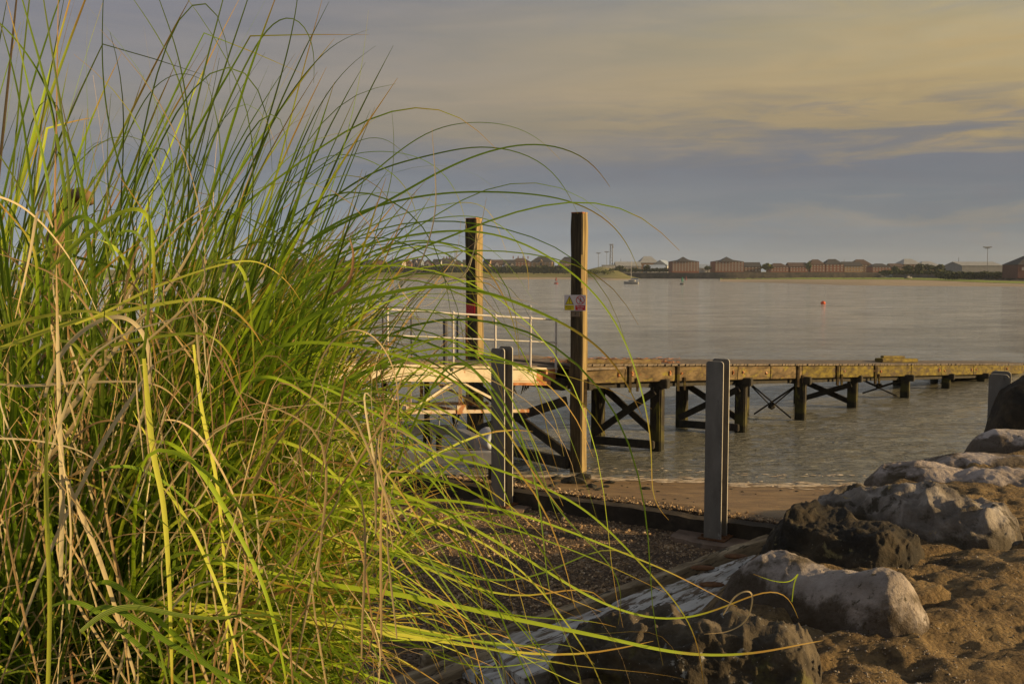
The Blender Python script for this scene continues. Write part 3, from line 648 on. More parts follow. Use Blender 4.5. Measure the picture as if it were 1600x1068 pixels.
a = G(828,480); buoy(828,480,a.y,.24,M['whitep'],'white ball buoy on the water behind the gangway rail')
a = G(869,443.5); buoy(869,443.5,a.y,.8,M['red'],'dull red marker buoy just left of the signed wooden post','tower')
a = G(1066,444.5); buoy(1066,444.5,a.y,.85,M['green'],'green marker buoy with a dark float at the harbour mouth','dark')
a = G(1072,437.0); buoy(1072,437.0,a.y,.7,M['red'],'small red marker buoy beyond the green one at the harbour mouth','tower')
def hull(mb, c, L, W_, Hh, rz):
    n = 14; top, bot = [], []
    q = Matrix.Rotation(rz, 3, 'Z')
    rows = []
    for i in range(n+1):
        u = i/n; w = W_/2*(math.sin(math.pi*min(1, u*.8+.2))**.6) if u < 1 else 0.01; zt = Hh*(1+.25*u*u)
        rows.append([q@Vector((L*(u-.5), -w, zt)), q@Vector((L*(u-.5)*.95, -w*.7, .1*Hh)), q@Vector((L*(u-.5)*.9, 0, -.2*Hh)), q@Vector((L*(u-.5)*.95, w*.7, .1*Hh)), q@Vector((L*(u-.5), w, zt))])
    vs = [Vector(c)+p for r in rows for p in r]; fs = [(i*5+j, (i+1)*5+j, (i+1)*5+j+1, i*5+j+1) for i in range(n) for j in range(4)] + [(i*5+4, (i+1)*5+4, (i+1)*5, i*5) for i in range(n)] + [(0,1,2,3,4)]
    mb.add(vs, fs)
a = G(986,443.5); root = empty('sailing_boat', (a.x,a.y,0), R(0), 'small white sailing boat with furled blue sail and bare mast at the harbour mouth', 'boat')
m = MB(); hull(m, (a.x,a.y,0), 5.8, 2.0, .75, R(155)); m.build('hull', M['whitep'], root)
m = MB(); m.box((a.x+.4,a.y,1.2), (2.4,1.3,.6), Matrix.Rotation(R(155),3,'Z'), .1); m.build('cabin', M['whitep'], root)
m = MB(); m.tube([(a.x,a.y,.8),(a.x,a.y,10.6)], [.09,.06], 6); m.build('mast', M['rail'], root)
m = MB(); m.tube([(a.x,a.y,2.0),(a.x+2.6,a.y-.9,1.9)], [.18,.14], 6); m.build('furled_sail', M['bluep'], root)
for (px, py, L, mt, lb) in [(1259,432.5,6,'whitep','small white boat lying on the far mud left of the moored dark ones'),(1343,432,7,'whitep','white-ended boat aground beside the dark boats below the quay'),
        (1300,431.5,9,'darkrail','long dark boat aground below the quay under the twin brick houses'),(1328,430.5,10,'darkrail','dark boat with cabin aground below the quay, nearest the wall'),
        (1392,433.5,7,'galv','grey boat aground below the low brick terrace'),(1378,434,5,'darkrail','small dark boat just left of the grey one aground'),(1419,435.3,5,'whitep','little white dinghy on the green strip below the round trees'),
        (1170,431,5,'whitep','white dinghy on the far slipway left'),(1190,431,4,'galv','grey dinghy right of the white one on the far slipway')]:
    D = G(px, py, .8).y; a = P(px, py, D); root = empty('moored_boat', a, 0, lb, 'boat', 'small boats aground on the far shore')
    m = MB(); rz = R(random.choice([15,165,190,-12])); hull(m, a+Vector((0,0,.2)), L, L*.3, L*.13, rz); m.build('hull', M[mt], root)
    m = MB(); m.box(a+Vector((0,0,L*.2+.15)), (L*.3, L*.16, L*.12), Matrix.Rotation(rz,3,'Z'), .05); m.build('cabin', M['whitep'] if L > 8 else M[mt], root)

# ------------------------------------------------------------------ jetty
FR = [(3.6,23.6),(6.3,26.2),(8.6,28.4),(11.1,31.1),(13.8,33.5),(16.5,36.3),(19.0,38.7)]
JD = Vector((FR[5][0]-FR[0][0], FR[5][1]-FR[0][1])).normalized(); JN = Vector((-JD.y, JD.x))     # along, towards the back
J0 = Vector(FR[0]); BW = 1.72
def jz(t): return 2.10-0.0668*t
def JP(t, n, z): q = J0+JD*t+JN*n; return Vector((q.x, q.y, z))
jet = empty('timber_jetty', (J0.x, J0.y, 0), 0, 'long weathered timber jetty on dark piles sloping down into the river', 'jetty')
T0, T1 = -3.35, 28.5
seg = [-3.35,-1.45,.55,3.4,5.1,6.9,9.3,11.9,14.6,17.3,20.5,24,28.5]
for i in range(len(seg)-1):
    m = MB(); a, b = seg[i]+.012, seg[i+1]-.012
    m.beam(JP(a, -.09+ (.006 if i%2 else 0), jz(a)-.20), JP(b, -.09+(.006 if i%2 else 0), jz(b)-.20), .10, .36 if i > 0 else .38, bev=.012)
    m.build('side_board', M['jetty_wood'] if i < 5 else M['moss_wood'], jet)
m = MB(); m.beam(JP(T0, BW+.06, jz(T0)-.2), JP(T1, BW+.06, jz(T1)-.2), .10, .36, bev=.01); m.build('rear_board', M['jetty_wood'], jet)
m = MB(); t = T0
while t < T1:
    w = .145; m.beam(JP(t+w/2, -.12+random.uniform(-.03,.02), jz(t)+.02), JP(t+w/2, BW+.1, jz(t)+.02+random.uniform(-.004,.008)), w-.012, .045); t += w
m.build('deck_planks', M['deck_wood'], jet)
m = MB(); m.beam(JP(T0+.05, -.02, jz(T0)+.10), JP(.05, -.02, jz(0)+.10), .12, .10, bev=.012); m.build('kerb', M['jetty_wood'], jet)
m = MB(); m.beam(JP(13.6, .6, jz(13.6)+.13), JP(16.6, .6, jz(16.6)+.13), .3, .14, bev=.02); m.beam(JP(14.2, .75, jz(14.2)+.24), JP(16, .75, jz(16)+.24), .12, .08, bev=.01); m.build('kerb', M['moss_wood'], jet)
m = MB()
for n_ in (.12, .9, BW-.1): m.beam(JP(T0, n_, jz(T0)-.43), JP(T1, n_, jz(T1)-.43), .14, .2)
m.build('stringers', M['black_wood'], jet)
m = MB()
for i in range(34):      # bolts and straps on the face
    t = random.choice(seg[1:-1])+random.choice([-.25,.25]); m.tube([JP(t, -.135, jz(t)-.2+random.uniform(-.04,.08)), JP(t, -.165, jz(t)-.2)], .035, 8)
m.build('bolts', M['rust'], jet)
m = MB()
for t in (-1.3, .62, 6.6, 9.05, 11.7): 
    m.beam(JP(t, -.17, jz(t)-.0), JP(t, -.17, jz(t)-.62), .06, .10, up=(0,1,0))
    m.beam(JP(t+.28, -.17, jz(t)-.3), JP(t+.28, -.17, jz(t)-.62), .05, .08, up=(0,1,0))
m.build('rubbing_strips', M['jetty_wood'], jet)
bents = []
for k, (fx, fy) in enumerate(FR):
    t = (Vector((fx,fy))-J0).dot(JD); zt = jz(t)-.5
    f = Vector((fx, fy, 0)); b = f+Vector((-1.45,1.0,0)) if k else Vector((2.22,24.55,0))
    for q in (f, b):
        m = MB(); rad = .16
        m.tube([(q.x+random.uniform(-.01,.01), q.y, -2.2),(q.x, q.y, -.05),(q.x, q.y, .05),(q.x, q.y, zt)], [.17,.17,.155,.15], 4) if False else m.beam((q.x,q.y,-2.2),(q.x,q.y,zt), .29, .29, up=(.5,.866,0), bev=.03)
        m.build('pile', M['pile_wood'], jet)
    m = MB(); d = (b-f).normalized()
    m.beam(f-d*.3+Vector((0,0,zt+.06)), b+d*.3+Vector((0,0,zt+.06)), .2, .22, bev=.02); m.build('cap_beam', M['black_wood'], jet)
    off = Vector((.5,-.5,0)).normalized()*.0
    if k in (0,1,3):
        lo = .28 if k < 3 else .12
        for (za, zb) in ((zt-.12, lo), (lo, zt-.12)):
            m = MB(); o_ = Vector((-.1,-.16,0)) if za > zb else Vector((.08,.14,0)); m.beam(f+o_+Vector((0,0,za)), b+o_+Vector((0,0,zb)), .07, .17, bev=.01); m.build('cross_brace', M['black_wood'], jet)
        if k < 2:
            m = MB(); m.beam(f+Vector((-.1,-.2,.16)), b+Vector((-.1,-.2,.12)), .12, .2, bev=.02); m.build('lower_waler', M['black_wood'], jet)
    elif k in (2,4):
        m = MB(); e = .12
        m.tube([f+Vector((0,0,zt)), (f+b)/2+Vector((0,0,.33)), b+Vector((0,0,zt))], .025, 6)
        m.tube([b+Vector((0,0,zt)), f+Vector((-.25,.1,.05))], .025, 6); m.tube([f+Vector((0,0,zt)), b+Vector((.3,-.1,.05))], .028, 6)
        m.ball((f+b)/2+Vector((0,0,.36)), (.13,.1,.12), 1); m.build('tie_rod', M['black_wood'], jet)
# landing head between the tall posts
TPR = Vector((1.47, 21.05, 0)); TPL = Vector((-.93, 24.2, 0))
m = MB(); zl = 2.28
for i in range(26):
    u = i/25; a = TPR+(TPL-TPR)*u+Vector((-.12,-.12,0)); dv = Vector((.62,.78,0))*2.6
    m.beam(a+Vector((0.1,.2,zl-.02)), a+dv+Vector((0,0,zl-.16)), .135, .05, bev=.005)
m.build('landing_planks', M['deck_wood'], jet)
dv = (TPL-TPR).normalized()
m = MB(); m.beam(TPR+dv*.2+Vector((-.2,-.12,1.92)), TPL-dv*.2+Vector((-.2,-.12,1.92)), .16, .26, bev=.02); m.beam(TPR+Vector((.3,.25,1.9)), TPL+Vector((.3,.25,1.9)), .16, .26, bev=.02); m.build('head_beam', M['black_wood'], jet)
m = MB(); m.beam(TPR+dv*.1+Vector((-.22,-.16,1.58)), TPL+Vector((-.22,-.16,.35)), .09, .2, bev=.01); m.build('cross_brace', M['black_wood'], jet)
m = MB(); m.beam(TPR+dv*.1+Vector((-.1,-.02,.30)), TPL+Vector((-.1,-.02,1.62)), .09, .2, bev=.01); m.build('cross_brace', M['black_wood'], jet)
m = MB(); m.beam(TPR+dv*.1+Vector((-.15,-.1,.17)), TPL+Vector((-.15,-.1,.14)), .16, .24, bev=.02); m.build('lower_waler', M['black_wood'], jet)
# dangling weed and twigs
def weedstrands(base, n, L, parent, name='hanging_weed'):
    m = MB()
    for i in range(n):
        p = Vector(base)+Vector((random.uniform(-.07,.07), random.uniform(-.07,.07), 0)); l = L*random.uniform(.4,1)
        m.tube([p, p+Vector((random.uniform(-.03,.03),0,-l*.5)), p+Vector((random.uniform(-.06,.06),0,-l))], [.03,.022,.006], 5)
    return m.build(name, M['weed'], parent)
m = MB()
for k in range(160):
    t = random.uniform(T0, 1.2); n_ = abs(random.gauss(0,.5)); p = JP(t, n_, jz(t)+.06 + (.1 if n_ < .1 else 0)); a_ = random.uniform(0,6.3); L = random.uniform(.08,.3)
    m.tube([p, p+Vector((math.cos(a_)*L*.5, math.sin(a_)*L*.5, random.uniform(0,.05))), p+Vector((math.cos(a_+.4)*L, math.sin(a_+.4)*L, random.uniform(-.01,.03)))], .007, 4)
tag(m.build('dry_twigs', M['rust']), 'dry twigs and drift litter lying along the near end of the jetty deck', 'litter', kind='stuff')

# ------------------------------------------------------------------ tall mooring posts and their signs
PR = R(-30)     # post faces: normals (-.5,-.87) and (.87,-.5)
def tall_post(c, ztop, w, label, lean=(0,0)):
    root = empty('mooring_post', (c.x,c.y,0), 0, label, 'post', 'tall wooden mooring posts')
    n = 40; vs = []; fs = []; k = 28
    for i in range(n+1):
        z = -1.5+(ztop+1.5)*i/n; tp = max(0, (z-(ztop-.32))/.32); s = w/2*(1-.10*tp+.05*max(0,1-(z+.2)/1.0)*.5)
        for j in range(k):
            a = 2*math.pi*j/k; ca_, sa_ = math.cos(a), math.sin(a); q = 1/max(abs(ca_),abs(sa_)); q = min(q, 1.27)
            x, y = s*q*ca_, s*q*sa_
            jx = .012*float(vn(np.array([a*3.0]), np.array([z*.7]), 0, 3)[0]) + .006*float(vn(np.array([a*9.0]), np.array([z*1.5]), 0, 9)[0])
            x *= 1+jx/s; y *= 1+jx/s
            X_ = x*math.cos(PR)+y*math.sin(PR)*-1; Y_ = x*math.sin(PR)+y*math.cos(PR)
            vs.append((c.x+X_+lean[0]*z, c.y+Y_+lean[1]*z, z+(.03*math.sin(a*2+1) if i == n else 0)))
    fs = [(i*k+j, i*k+(j+1)%k, (i+1)*k+(j+1)%k, (i+1)*k+j) for i in range(n) for j in range(k)]+[tuple(range(n*k, n*k+k))]
    o = mesh('shaft', vs, fs, M['post_wood'], root); o.data.materials.append(M['post_sunlit_side'])
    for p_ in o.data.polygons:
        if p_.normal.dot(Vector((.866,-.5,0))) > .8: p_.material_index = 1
    m = MB(); top = Vector((c.x+lean[0]*ztop, c.y+lean[1]*ztop, ztop)); m.box(top+Vector((0,0,.012)), (w*.92,w*.92,.03), Matrix.Rotation(PR,3,'Z'), .008); m.build('cap_plate', M['rust'], root)
    return root
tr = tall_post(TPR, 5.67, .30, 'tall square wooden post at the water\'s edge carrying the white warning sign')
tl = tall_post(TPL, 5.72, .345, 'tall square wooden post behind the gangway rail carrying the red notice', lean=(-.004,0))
m = MB(); nF = Vector((-.5, -.866, 0)); nS = Vector((.866, -.5, 0))
m.beam(TPR+nS*.17+Vector((0,0,2.05)), TPR+nS*.17+Vector((0,0,1.45)), .06, .1, up=(0,1,0)); m.build('rubbing_block', M['jetty_wood'], tr)
def flatmat(n, c): return weathered(n, [tuple(x*.9 for x in c), c], 10, rough=.45, bump=.05)
M['sign_white'] = flatmat('sign_white', (.62,.58,.60)); M['sign_yellow'] = flatmat('sign_yellow', (.66,.55,.01)); M['sign_red'] = flatmat('sign_red', (.50,.02,.025)); M['sign_black'] = flatmat('sign_black', (.02,.02,.02)); M['sign_brown'] = flatmat('sign_brown', (.16,.12,.08))
def text_obj(body, size, o, ux, uz, un, material, name, parent, align='CENTER'):
    cu = bpy.data.curves.new('t', 'FONT'); cu.body = body; cu.size = size; cu.align_x = align; cu.align_y = 'CENTER'; cu.extrude = .0008; cu.offset = size*.012
    ob = bpy.data.objects.new('t', cu); C.objects.link(ob); dg = bpy.context.evaluated_depsgraph_get(); dg.update()
    me = bpy.data.meshes.new_from_object(ob.evaluated_get(dg)); C.objects.unlink(ob); bpy.data.objects.remove(ob)
    vs = [Vector(o)+ux*v.co.x+uz*v.co.y+un*v.co.z for v in me.vertices]; fs = [tuple(p.vertices) for p in me.polygons]
    return mesh(name, [tuple(v) for v in vs], fs, material, parent)
class Plate:
    def __init__(s, o, n): s.n = n.normalized(); s.u = Vector((-s.n.y, s.n.x, 0)).normalized(); s.z = Vector((0,0,1)); s.o = Vector(o)
    def p(s, x, y, d=0): return s.o+s.u*x+s.z*y+s.n*d
    def poly(s, pts, d, th, name, mt, parent): m = MB(); m.prism([s.p(x,y,d) for x,y in pts], s.n*th); return m.build(name, mt, parent)
    def rect(s, x0, y0, x1, y1, d, th, name, mt, parent): return s.poly([(x0,y0),(x1,y0),(x1,y1),(x0,y1)], d, th, name, mt, parent)
nSg = Vector((-.22,-.975,0)).normalized()
so = P(898.5, 473, 20.86); pl = Plate(so, nSg)
sg = empty('warning_sign', so, 0, 'white sign with yellow hazard triangle and red no-entry circle on the tall right post', 'sign')
W2, H2 = .236, .172
pl.rect(-W2,-H2,W2,H2,0,.006,'panel',M['sign_white'],sg)
tri = pl.poly([(-.215,-.035),(-.03,-.035),(-.1225,.155)], .006, .0015, 'triangle_border', M['sign_black'], sg)
pl.poly([(-.199,-.025),(-.046,-.025),(-.1225,.130)], .0078, .001, 'hazard_triangle', M['sign_yellow'], sg)
mk = MB(); mk.prism([pl.p(x,y,.009) for x,y in [(-.131,.09),(-.114,.09),(-.118,.022),(-.127,.022)]], pl.n*.001); mk.prism([pl.p(-.1225+.009*math.cos(a*math.pi/5), .003+.009*math.sin(a*math.pi/5), .009) for a in range(10)], pl.n*.001); mk.build('exclamation_mark', M['sign_black'], sg)
pl.rect(-.225,-.158,-.02,-.052,.006,.0015,'yellow_panel',M['sign_yellow'],sg)
pl.rect(.008,-.158,.222,-.052,.006,.0015,'red_panel',M['sign_red'],sg)
text_obj('Structure is', .036, pl.p(-.1225,-.083,.0082), pl.u, pl.z, pl.n, M['sign_black'], 'lettering', sg)
text_obj('unsafe', .036, pl.p(-.1225,-.126,.0082), pl.u, pl.z, pl.n, M['sign_black'], 'lettering', sg)
text_obj('Do not', .052, pl.p(.115,-.082,.0082), pl.u, pl.z, pl.n, M['sign_white'], 'lettering', sg)
text_obj('enter', .05, pl.p(.115,-.128,.0082), pl.u, pl.z, pl.n, M['sign_white'], 'lettering', sg)
rg = MB(); n = 40; cx, cy = .115, .058
for i in range(n):
    a, b = 2*math.pi*i/n, 2*math.pi*(i+1)/n
    rg.prism([pl.p(cx+r*math.cos(t), cy+r*math.sin(t), .006) for r, t in ((.096,a),(.096,b),(.080,b),(.080,a))], pl.n*.0018)
rg.build('prohibition_ring', M['sign_red'], sg)
mk = MB(); mk.prism([pl.p(cx+.010*math.cos(a*math.pi/5), cy+.052+.012*math.sin(a*math.pi/5), .0064) for a in range(10)], pl.n*.001)
mk.prism([pl.p(cx+x,cy+y,.0064) for x,y in [(-.004,.038),(.012,.038),(.026,.0),(.018,-.006),(.012,.012),(.010,-.015),(-.012,-.012)]], pl.n*.001)
mk.prism([pl.p(cx+x,cy+y,.0064) for x,y in [(-.012,-.012),(-.002,-.014),(-.010,-.040),(-.016,-.066),(-.026,-.064),(-.018,-.038)]], pl.n*.001)
mk.prism([pl.p(cx+x,cy+y,.0064) for x,y in [(.0,-.013),(.010,-.015),(.020,-.040),(.024,-.066),(.014,-.066),(.011,-.042)]], pl.n*.001); mk.build('walking_figure', M['sign_black'], sg)
pl.poly([(cx-.066,cy+.052),(cx-.054,cy+.064),(cx+.066,cy-.052),(cx+.054,cy-.064)], .0082, .001, 'prohibition_bar', M['sign_red'], sg)
so2 = P(899.5, 490.5, 20.87); p2 = Plate(so2, nF); pq = empty('small_plate', so2, 0, 'small brown plate with a dark mark directly below the white warning sign', 'plate')
p2.rect(-.10,-.055,.10,.055,0,.006,'panel',M['sign_brown'],pq)
text_obj('P', .08, p2.p(0,0,.0065), p2.u, p2.z, p2.n, M['sign_black'], 'lettering', pq)
so3 = P(735.2, 483, 23.98); p3 = Plate(so3, nF); rs = empty('red_notice', so3, 0, 'red notice with rows of pale lettering on the left wooden post behind the rail', 'notice')
p3.rect(-.13,-.145,.13,.145,-.004,.008,'panel',M['sign_red'],rs)
lb_m = flatmat('lettering_pale', (.55,.20,.18))
for i, (tx, s_) in enumerate([('DANGER', .052),('Do not use', .036),('this jetty', .036),('at low water', .030),('Keep off', .036)]):
    text_obj(tx, s_, p3.p(0, .105-.05*i, .0048), p3.u, p3.z, p3.n, lb_m, 'lettering', rs)

# ------------------------------------------------------------------ white gangway
GA = Vector((-1.23,19.6,0)); GD = Vector((.794,.607,0)).normalized(); GN = Vector((-GD.y, GD.x, 0)); GWd = 1.5
def gz(t): return 2.49-.078*t
def GP(t, n, z): return GA+GD*t+GN*n+Vector((0,0,z))
gw = empty('gangway', GA, 0, 'cream painted steel gangway with white handrails and rusty truss below', 'gangway')
GS, GE = -6.5, 2.75
m = MB()
for n_ in (0, GWd): 
    m.beam(GP(GS,n_,gz(GS)-.17), GP(GE-.55,n_,gz(GE-.55)-.17), .08, .26, bev=.006)
    m.beam(GP(GS,n_-.03,gz(GS)-.015), GP(GE,n_-.03,gz(GE)-.015), .15, .045, bev=.006); m.beam(GP(GS,n_-.03,gz(GS)-.315), GP(GE-.55,n_-.03,gz(GE-.55)-.315), .15, .03, bev=.005)
m.build('side_girder', M['cream'], gw)
m = MB(); m.beam(GP(GE-.56,0,gz(GE-.5)-.19), GP(GE,0,gz(GE)-.19), .07, .2, bev=.005); m.beam(GP(GE-1.25,-.05,gz(GE-1.2)-.34), GP(GE-.2,-.05,gz(GE-.2)-.34), .1, .09, bev=.005); m.beam(GP(GE-.35,-.06,gz(GE)-.06), GP(GE-.1,-.06,gz(GE)-.06), .12, .1)
m.build('end_bracket', M['rust'], gw)
m = MB(); m.beam(GP(GS,GWd/2,gz(GS)+.03), GP(GE+.1,GWd/2,gz(GE+.1)+.03), GWd-.1, .03); m.build('deck', M['deck_wood'], gw)
def trussz(t): return gz(t)-.95
m = MB(); m.beam(GP(GS,0,trussz(GS)), GP(GE-.75,0,trussz(GE-.75)), .06, .07); m.beam(GP(GS,GWd,trussz(GS)), GP(GE-.75,GWd,trussz(GE-.75)), .06, .07); m.build('lower_chord', M['cream_rust'], gw)
tt = -5.9; i = 0
while tt < GE-.7:
    for n_ in (0, GWd):
        m = MB(); m.beam(GP(tt,n_,gz(tt)-.33), GP(tt,n_,trussz(tt)), .06, .07, up=(1,0,0)); m.box(GP(tt,n_-.03,trussz(tt)+.05), (.22,.04,.18), Matrix.Rotation(math.atan2(GD.y,GD.x),3,'Z')); m.build('hanger', M['cream_rust'], gw)
        if tt < GE-1.8:
            m = MB()
            if i % 2: m.beam(GP(tt+.05,n_,gz(tt)-.36), GP(tt+1.15,n_,trussz(tt)+.04), .045, .05)
            else: m.beam(GP(tt+.05,n_,trussz(tt)+.04), GP(tt+1.15,n_,gz(tt)-.36), .045, .05)
            m.build('diagonal', M['cream'], gw)
    m = MB(); m.beam(GP(tt,0,trussz(tt)), GP(tt,GWd,trussz(tt)), .05, .06); m.build('cross_member', M['cream_rust'], gw)
    tt += 1.22; i += 1
for px in (565, 634, 697):
    t = min(max(((px-800)/F*19.5-GA.x)/GD.x,-6), 3); 
    m = MB(); a = GP(t, .75, gz(t)-.3); m.tube([a, a+Vector((0,0,-1.25))], [.055,.065], 8); m.build('hanging_fender', M['black_wood'], gw)
    weedstrands(a+Vector((0,0,-1.1)), 9, .55, gw)
for t in (-3.6,-2.2,-1.0,.2,1.0,1.6,2.0): weedstrands(GP(t, random.uniform(0,.6), trussz(t) if t < 1.5 else gz(t)-.3), 5, .4, gw)
# handrails near side
RP = [-5.6,-4.3,-3.0,-1.55,-.02,1.05,2.0,2.72]
for i, t in enumerate(RP):
    m = MB(); m.tube([GP(t,-.07,gz(t)-.1), GP(t,-.07,gz(t)+1.07)], .026, 8); m.ball(GP(t,-.07,gz(t)+1.08), .045, 1); m.ball(GP(t,-.07,gz(t)+.57), .042, 1); m.build('stanchion', M['rail'], gw)
m = MB(); m.tube([GP(-6.4,-.07,gz(-6.4)+1.07)]+[GP(t,-.07,gz(t)+1.07) for t in RP], .019, 8); m.build('handrail', M['rail'], gw)
m = MB(); m.tube([GP(-6.4,-.07,gz(-6.4)+.57)]+[GP(t,-.07,gz(t)+.57) for t in RP], .014, 8); m.build('mid_rail', M['rail'], gw)
m = MB(); m.tube([GP(-.16,-.0,gz(0)-.1), GP(-.16,-.0,gz(0)+.95)], .05, 8); m.build('gate_post', M['darkrail'], gw)
# dark barred gate on the far side
m = MB(); a, b = -2.35, .15
for k in range(7): z = .1+.15*k; m.tube([GP(a+.4, GWd, gz(a)+z-.12), GP(b, GWd, gz(b)+z-.05)], .014, 6)
for t in (a+.4, -1.25, -.75, -.05): m.tube([GP(t, GWd, gz(t)-.15), GP(t, GWd, gz(t)+1.02)], .022, 6)
m.build('barred_gate', M['darkrail'], gw)
for t in (-1.9, 1.15, 1.4):
    m = MB(); m.tube([GP(t, GWd, gz(t)-.1), GP(t, GWd, gz(t)+.98), GP(t+.06, GWd+.02, gz(t)+1.02)], .024, 8); m.build('far_stanchion', M['darkrail'] if t < 1.3 else M['rust'], gw)

# ------------------------------------------------------------------ steel H posts, sill, frame
fa = math.atan2(SDIR.y, SDIR.x); FN = Vector((-math.sin(fa)*-1, 0, 0)); FN = Vector((SDIR.y, -SDIR.x, 0)).normalized()   # normal towards camera-left
def rounded_plate(o, u, n, w, z0, z1, th, r=.05, rl=True, rr_2=True):
    pts = [(-w/2,z0),(w/2,z0)]
    for k in range(7): a = k*math.pi/12; pts.append((w/2-r+r*math.cos(a), z1-r+r*math.sin(a)))
    for k in range(7): a = math.pi/2+k*math.pi/12; pts.append((-w/2+r+r*math.cos(a), z1-r+r*math.sin(a)))
    return [Vector(o)+u*x+Vector((0,0,z)) for x, z in pts], n*th
def hpost(c, z0, z1, label, w=.27, dpt=.26):
    root = empty('steel_post', (c.x,c.y,z0), 0, label, 'steel post', 'grey steel H posts of the flood barrier')
    u = Vector((SDIR.x, SDIR.y, 0)); n = FN
    for s, nm in ((1,'front_flange'),(-1,'rear_flange')):
        m = MB(); p, off = rounded_plate(Vector((c.x,c.y,0))+n*(s*dpt/2), u, n, w, z0-.4, z1+(0 if s > 0 else .02), .022); m.prism(p, off); fo = m.build(nm, M['steel'], root); fo.data.materials.append(M['sunlit_edge'])
        for p_ in fo.data.polygons:
            if abs(p_.normal.dot(n)) < .3: p_.material_index = 1
    m = MB(); m.beam(Vector((c.x,c.y,z0-.4)), Vector((c.x,c.y,z1-.03)), dpt-.02, .014, up=(u.x,u.y,0)); 
    o = m.build('web', M['steel'], root)
    m = MB(); m.box((c.x,c.y,z0+.012), (w+.16, dpt+.16, .024), Matrix.Rotation(fa,3,'Z'), .004)
    for sx in (-1,1):
        for sy in (-1,1): m.tube([Vector((c.x,c.y,z0+.02))+u*(sx*(w/2+.045))+n*(sy*.09), Vector((c.x,c.y,z0+.055))+u*(sx*(w/2+.045))+n*(sy*.09)], .016, 6)
    m.build('base_plate', M['rot'], root)
    return root
c3 = G(1121, 843, .34); c3 = Vector((c3.x, c3.y+.13, 0))
hpost(c3, .34, P(1121,563,c3.y).z, 'grey steel post standing clear on its concrete pad, in full view before the jetty')
def online(px, off=0): # where ray px meets the line of posts
    k = (px-800)/F; return (lambda t: Vector((c3.x+SDIR.x*t, c3.y+SDIR.y*t, 0)))((k*c3.y*1.0-c3.x)/(SDIR.x-k*SDIR.y))
c2 = online(785); hpost(c2, .34, P(785,543,c2.y).z, 'grey steel post beside the roller and half crossed by grass blades')
c1 = online(526); hpost(c1, .34, P(526,545,c1.y).z, 'grey steel post mostly hidden by the thick grass, leftmost of four')
c4_ = P(1563,583,12.3); hpost(c4_, .9, c4_.z, 'grey steel post rising behind the dark boulder at the right edge', w=.235, dpt=.24)
# low sill wall
sl = empty('retaining_wall', (c3.x, c3.y+.3, .3), 0, 'low dark retaining wall holding back the beach behind the steel posts', 'low wall')
m = MB(); vs = []
L0, L1, nn = -11.5, 6.5, 90
for i in range(nn+1):
    t = L0+(L1-L0)*i/nn; q = Vector((c3.x+SDIR.x*t, c3.y+SDIR.y*t, 0))-FN*.20
    zz = .54+.012*math.sin(t*3)+random.uniform(-.01,.01); j = random.uniform(-.008,.008)
    vs += [q+FN*(.0+j)+Vector((0,0,.1)), q+FN*(.0+j)+Vector((0,0,zz)), q-FN*.22+Vector((0,0,zz+.01)), q-FN*.22+Vector((0,0,.1))]
fs = [(i*4+j, (i+1)*4+j, (i+1)*4+j+1, i*4+j+1) for i in range(nn) for j in range(3)]+[(0,1,2,3),(nn*4+3,nn*4+2,nn*4+1,nn*4)]
m.add(vs, fs); m.build('wall_face', M['sill'], sl)
m = MB()
for (cc, L, w_) in ((c3, .62, .40), (c2, .6, .38), (c1, .6, .38)):
    n = 26; pts = []
    for k in range(n):
        a = 2*math.pi*k/n; x = math.copysign(abs(math.cos(a))**.6, math.cos(a))*L*random.uniform(.86,1.06); y = math.copysign(abs(math.sin(a))**.6, math.sin(a))*w_*random.uniform(.85,1.08)
        q = cc+Vector((SDIR.x,SDIR.y,0))*(x-.08)+FN*(max(y,-.16)); pts.append(Vector((q.x,q.y,.20)))
    m.prism(pts, Vector((0,0,.138)))
m.build('concrete_pad', M['apron'], sl)
# pontoon frame
fr = empty('pontoon_frame', (-1.6,19.8,.6), 0, 'grey box-section steel pontoon frame lying at the shoreline behind the grass', 'pontoon frame')
A = P(540,712,18.6); B = P(792,716,18.6); Cc = P(706,672,22.0); Dd = P(520,670,22.2)
zf = .78
for q in (A,B,Cc,Dd): q.z = zf
for (a, b, nm) in ((A,B,'front_beam'),(B,Cc,'end_beam'),(Dd,Cc,'rear_beam'),(A,Dd,'end_beam')):
    m = MB(); dz = 0 if 'end' not in nm else -.003; m.beam(a+Vector((0,0,dz)), b+Vector((0,0,dz)), .22, .24, bev=.012, ext=.08 if 'end' not in nm else -.1); m.build(nm, M['galv'], fr)
for q in (A+Vector((.3,.1,0)), B+Vector((-.3,.1,0)), Cc+Vector((-.3,0,0)), Dd+Vector((.2,0,0))):
    m = MB(); m.tube([(q.x,q.y,-.5),(q.x,q.y,zf-.1)], .07, 8); m.build('leg', M['black_wood'], fr)
for q, w_ in ((P(686,668,21.8), .42), (B+Vector((-.55,.35,0)), .5)):
    q.z = zf+.12; m = MB(); m.tube([q, q+Vector((0,0,.2)), q+Vector((.04,0,.24)), q+Vector((w_-.04,.02,.24)), q+Vector((w_,.02,.2))]+([q+Vector((w_,.02,0))]), .018, 8); m.build('handle', M['galv'], fr)
ro = P(762,684,19.2); ax = Vector((.62,-.75,-.12)).normalized()
m = MB(); n = 28; u_ = ax.cross(Vector((0,0,1))).normalized(); v_ = ax.cross(u_)
vs = []; prof = [(0,.10),(0,.20),(.03,.215),(.30,.215),(.34,.20),(.34,.12),(.2,.10),(0,.10)]
for (s, r) in prof:
    for k in range(n): a = 2*math.pi*k/n; vs.append(ro+ax*(s-.1)+(u_*math.cos(a)+v_*math.sin(a))*r)
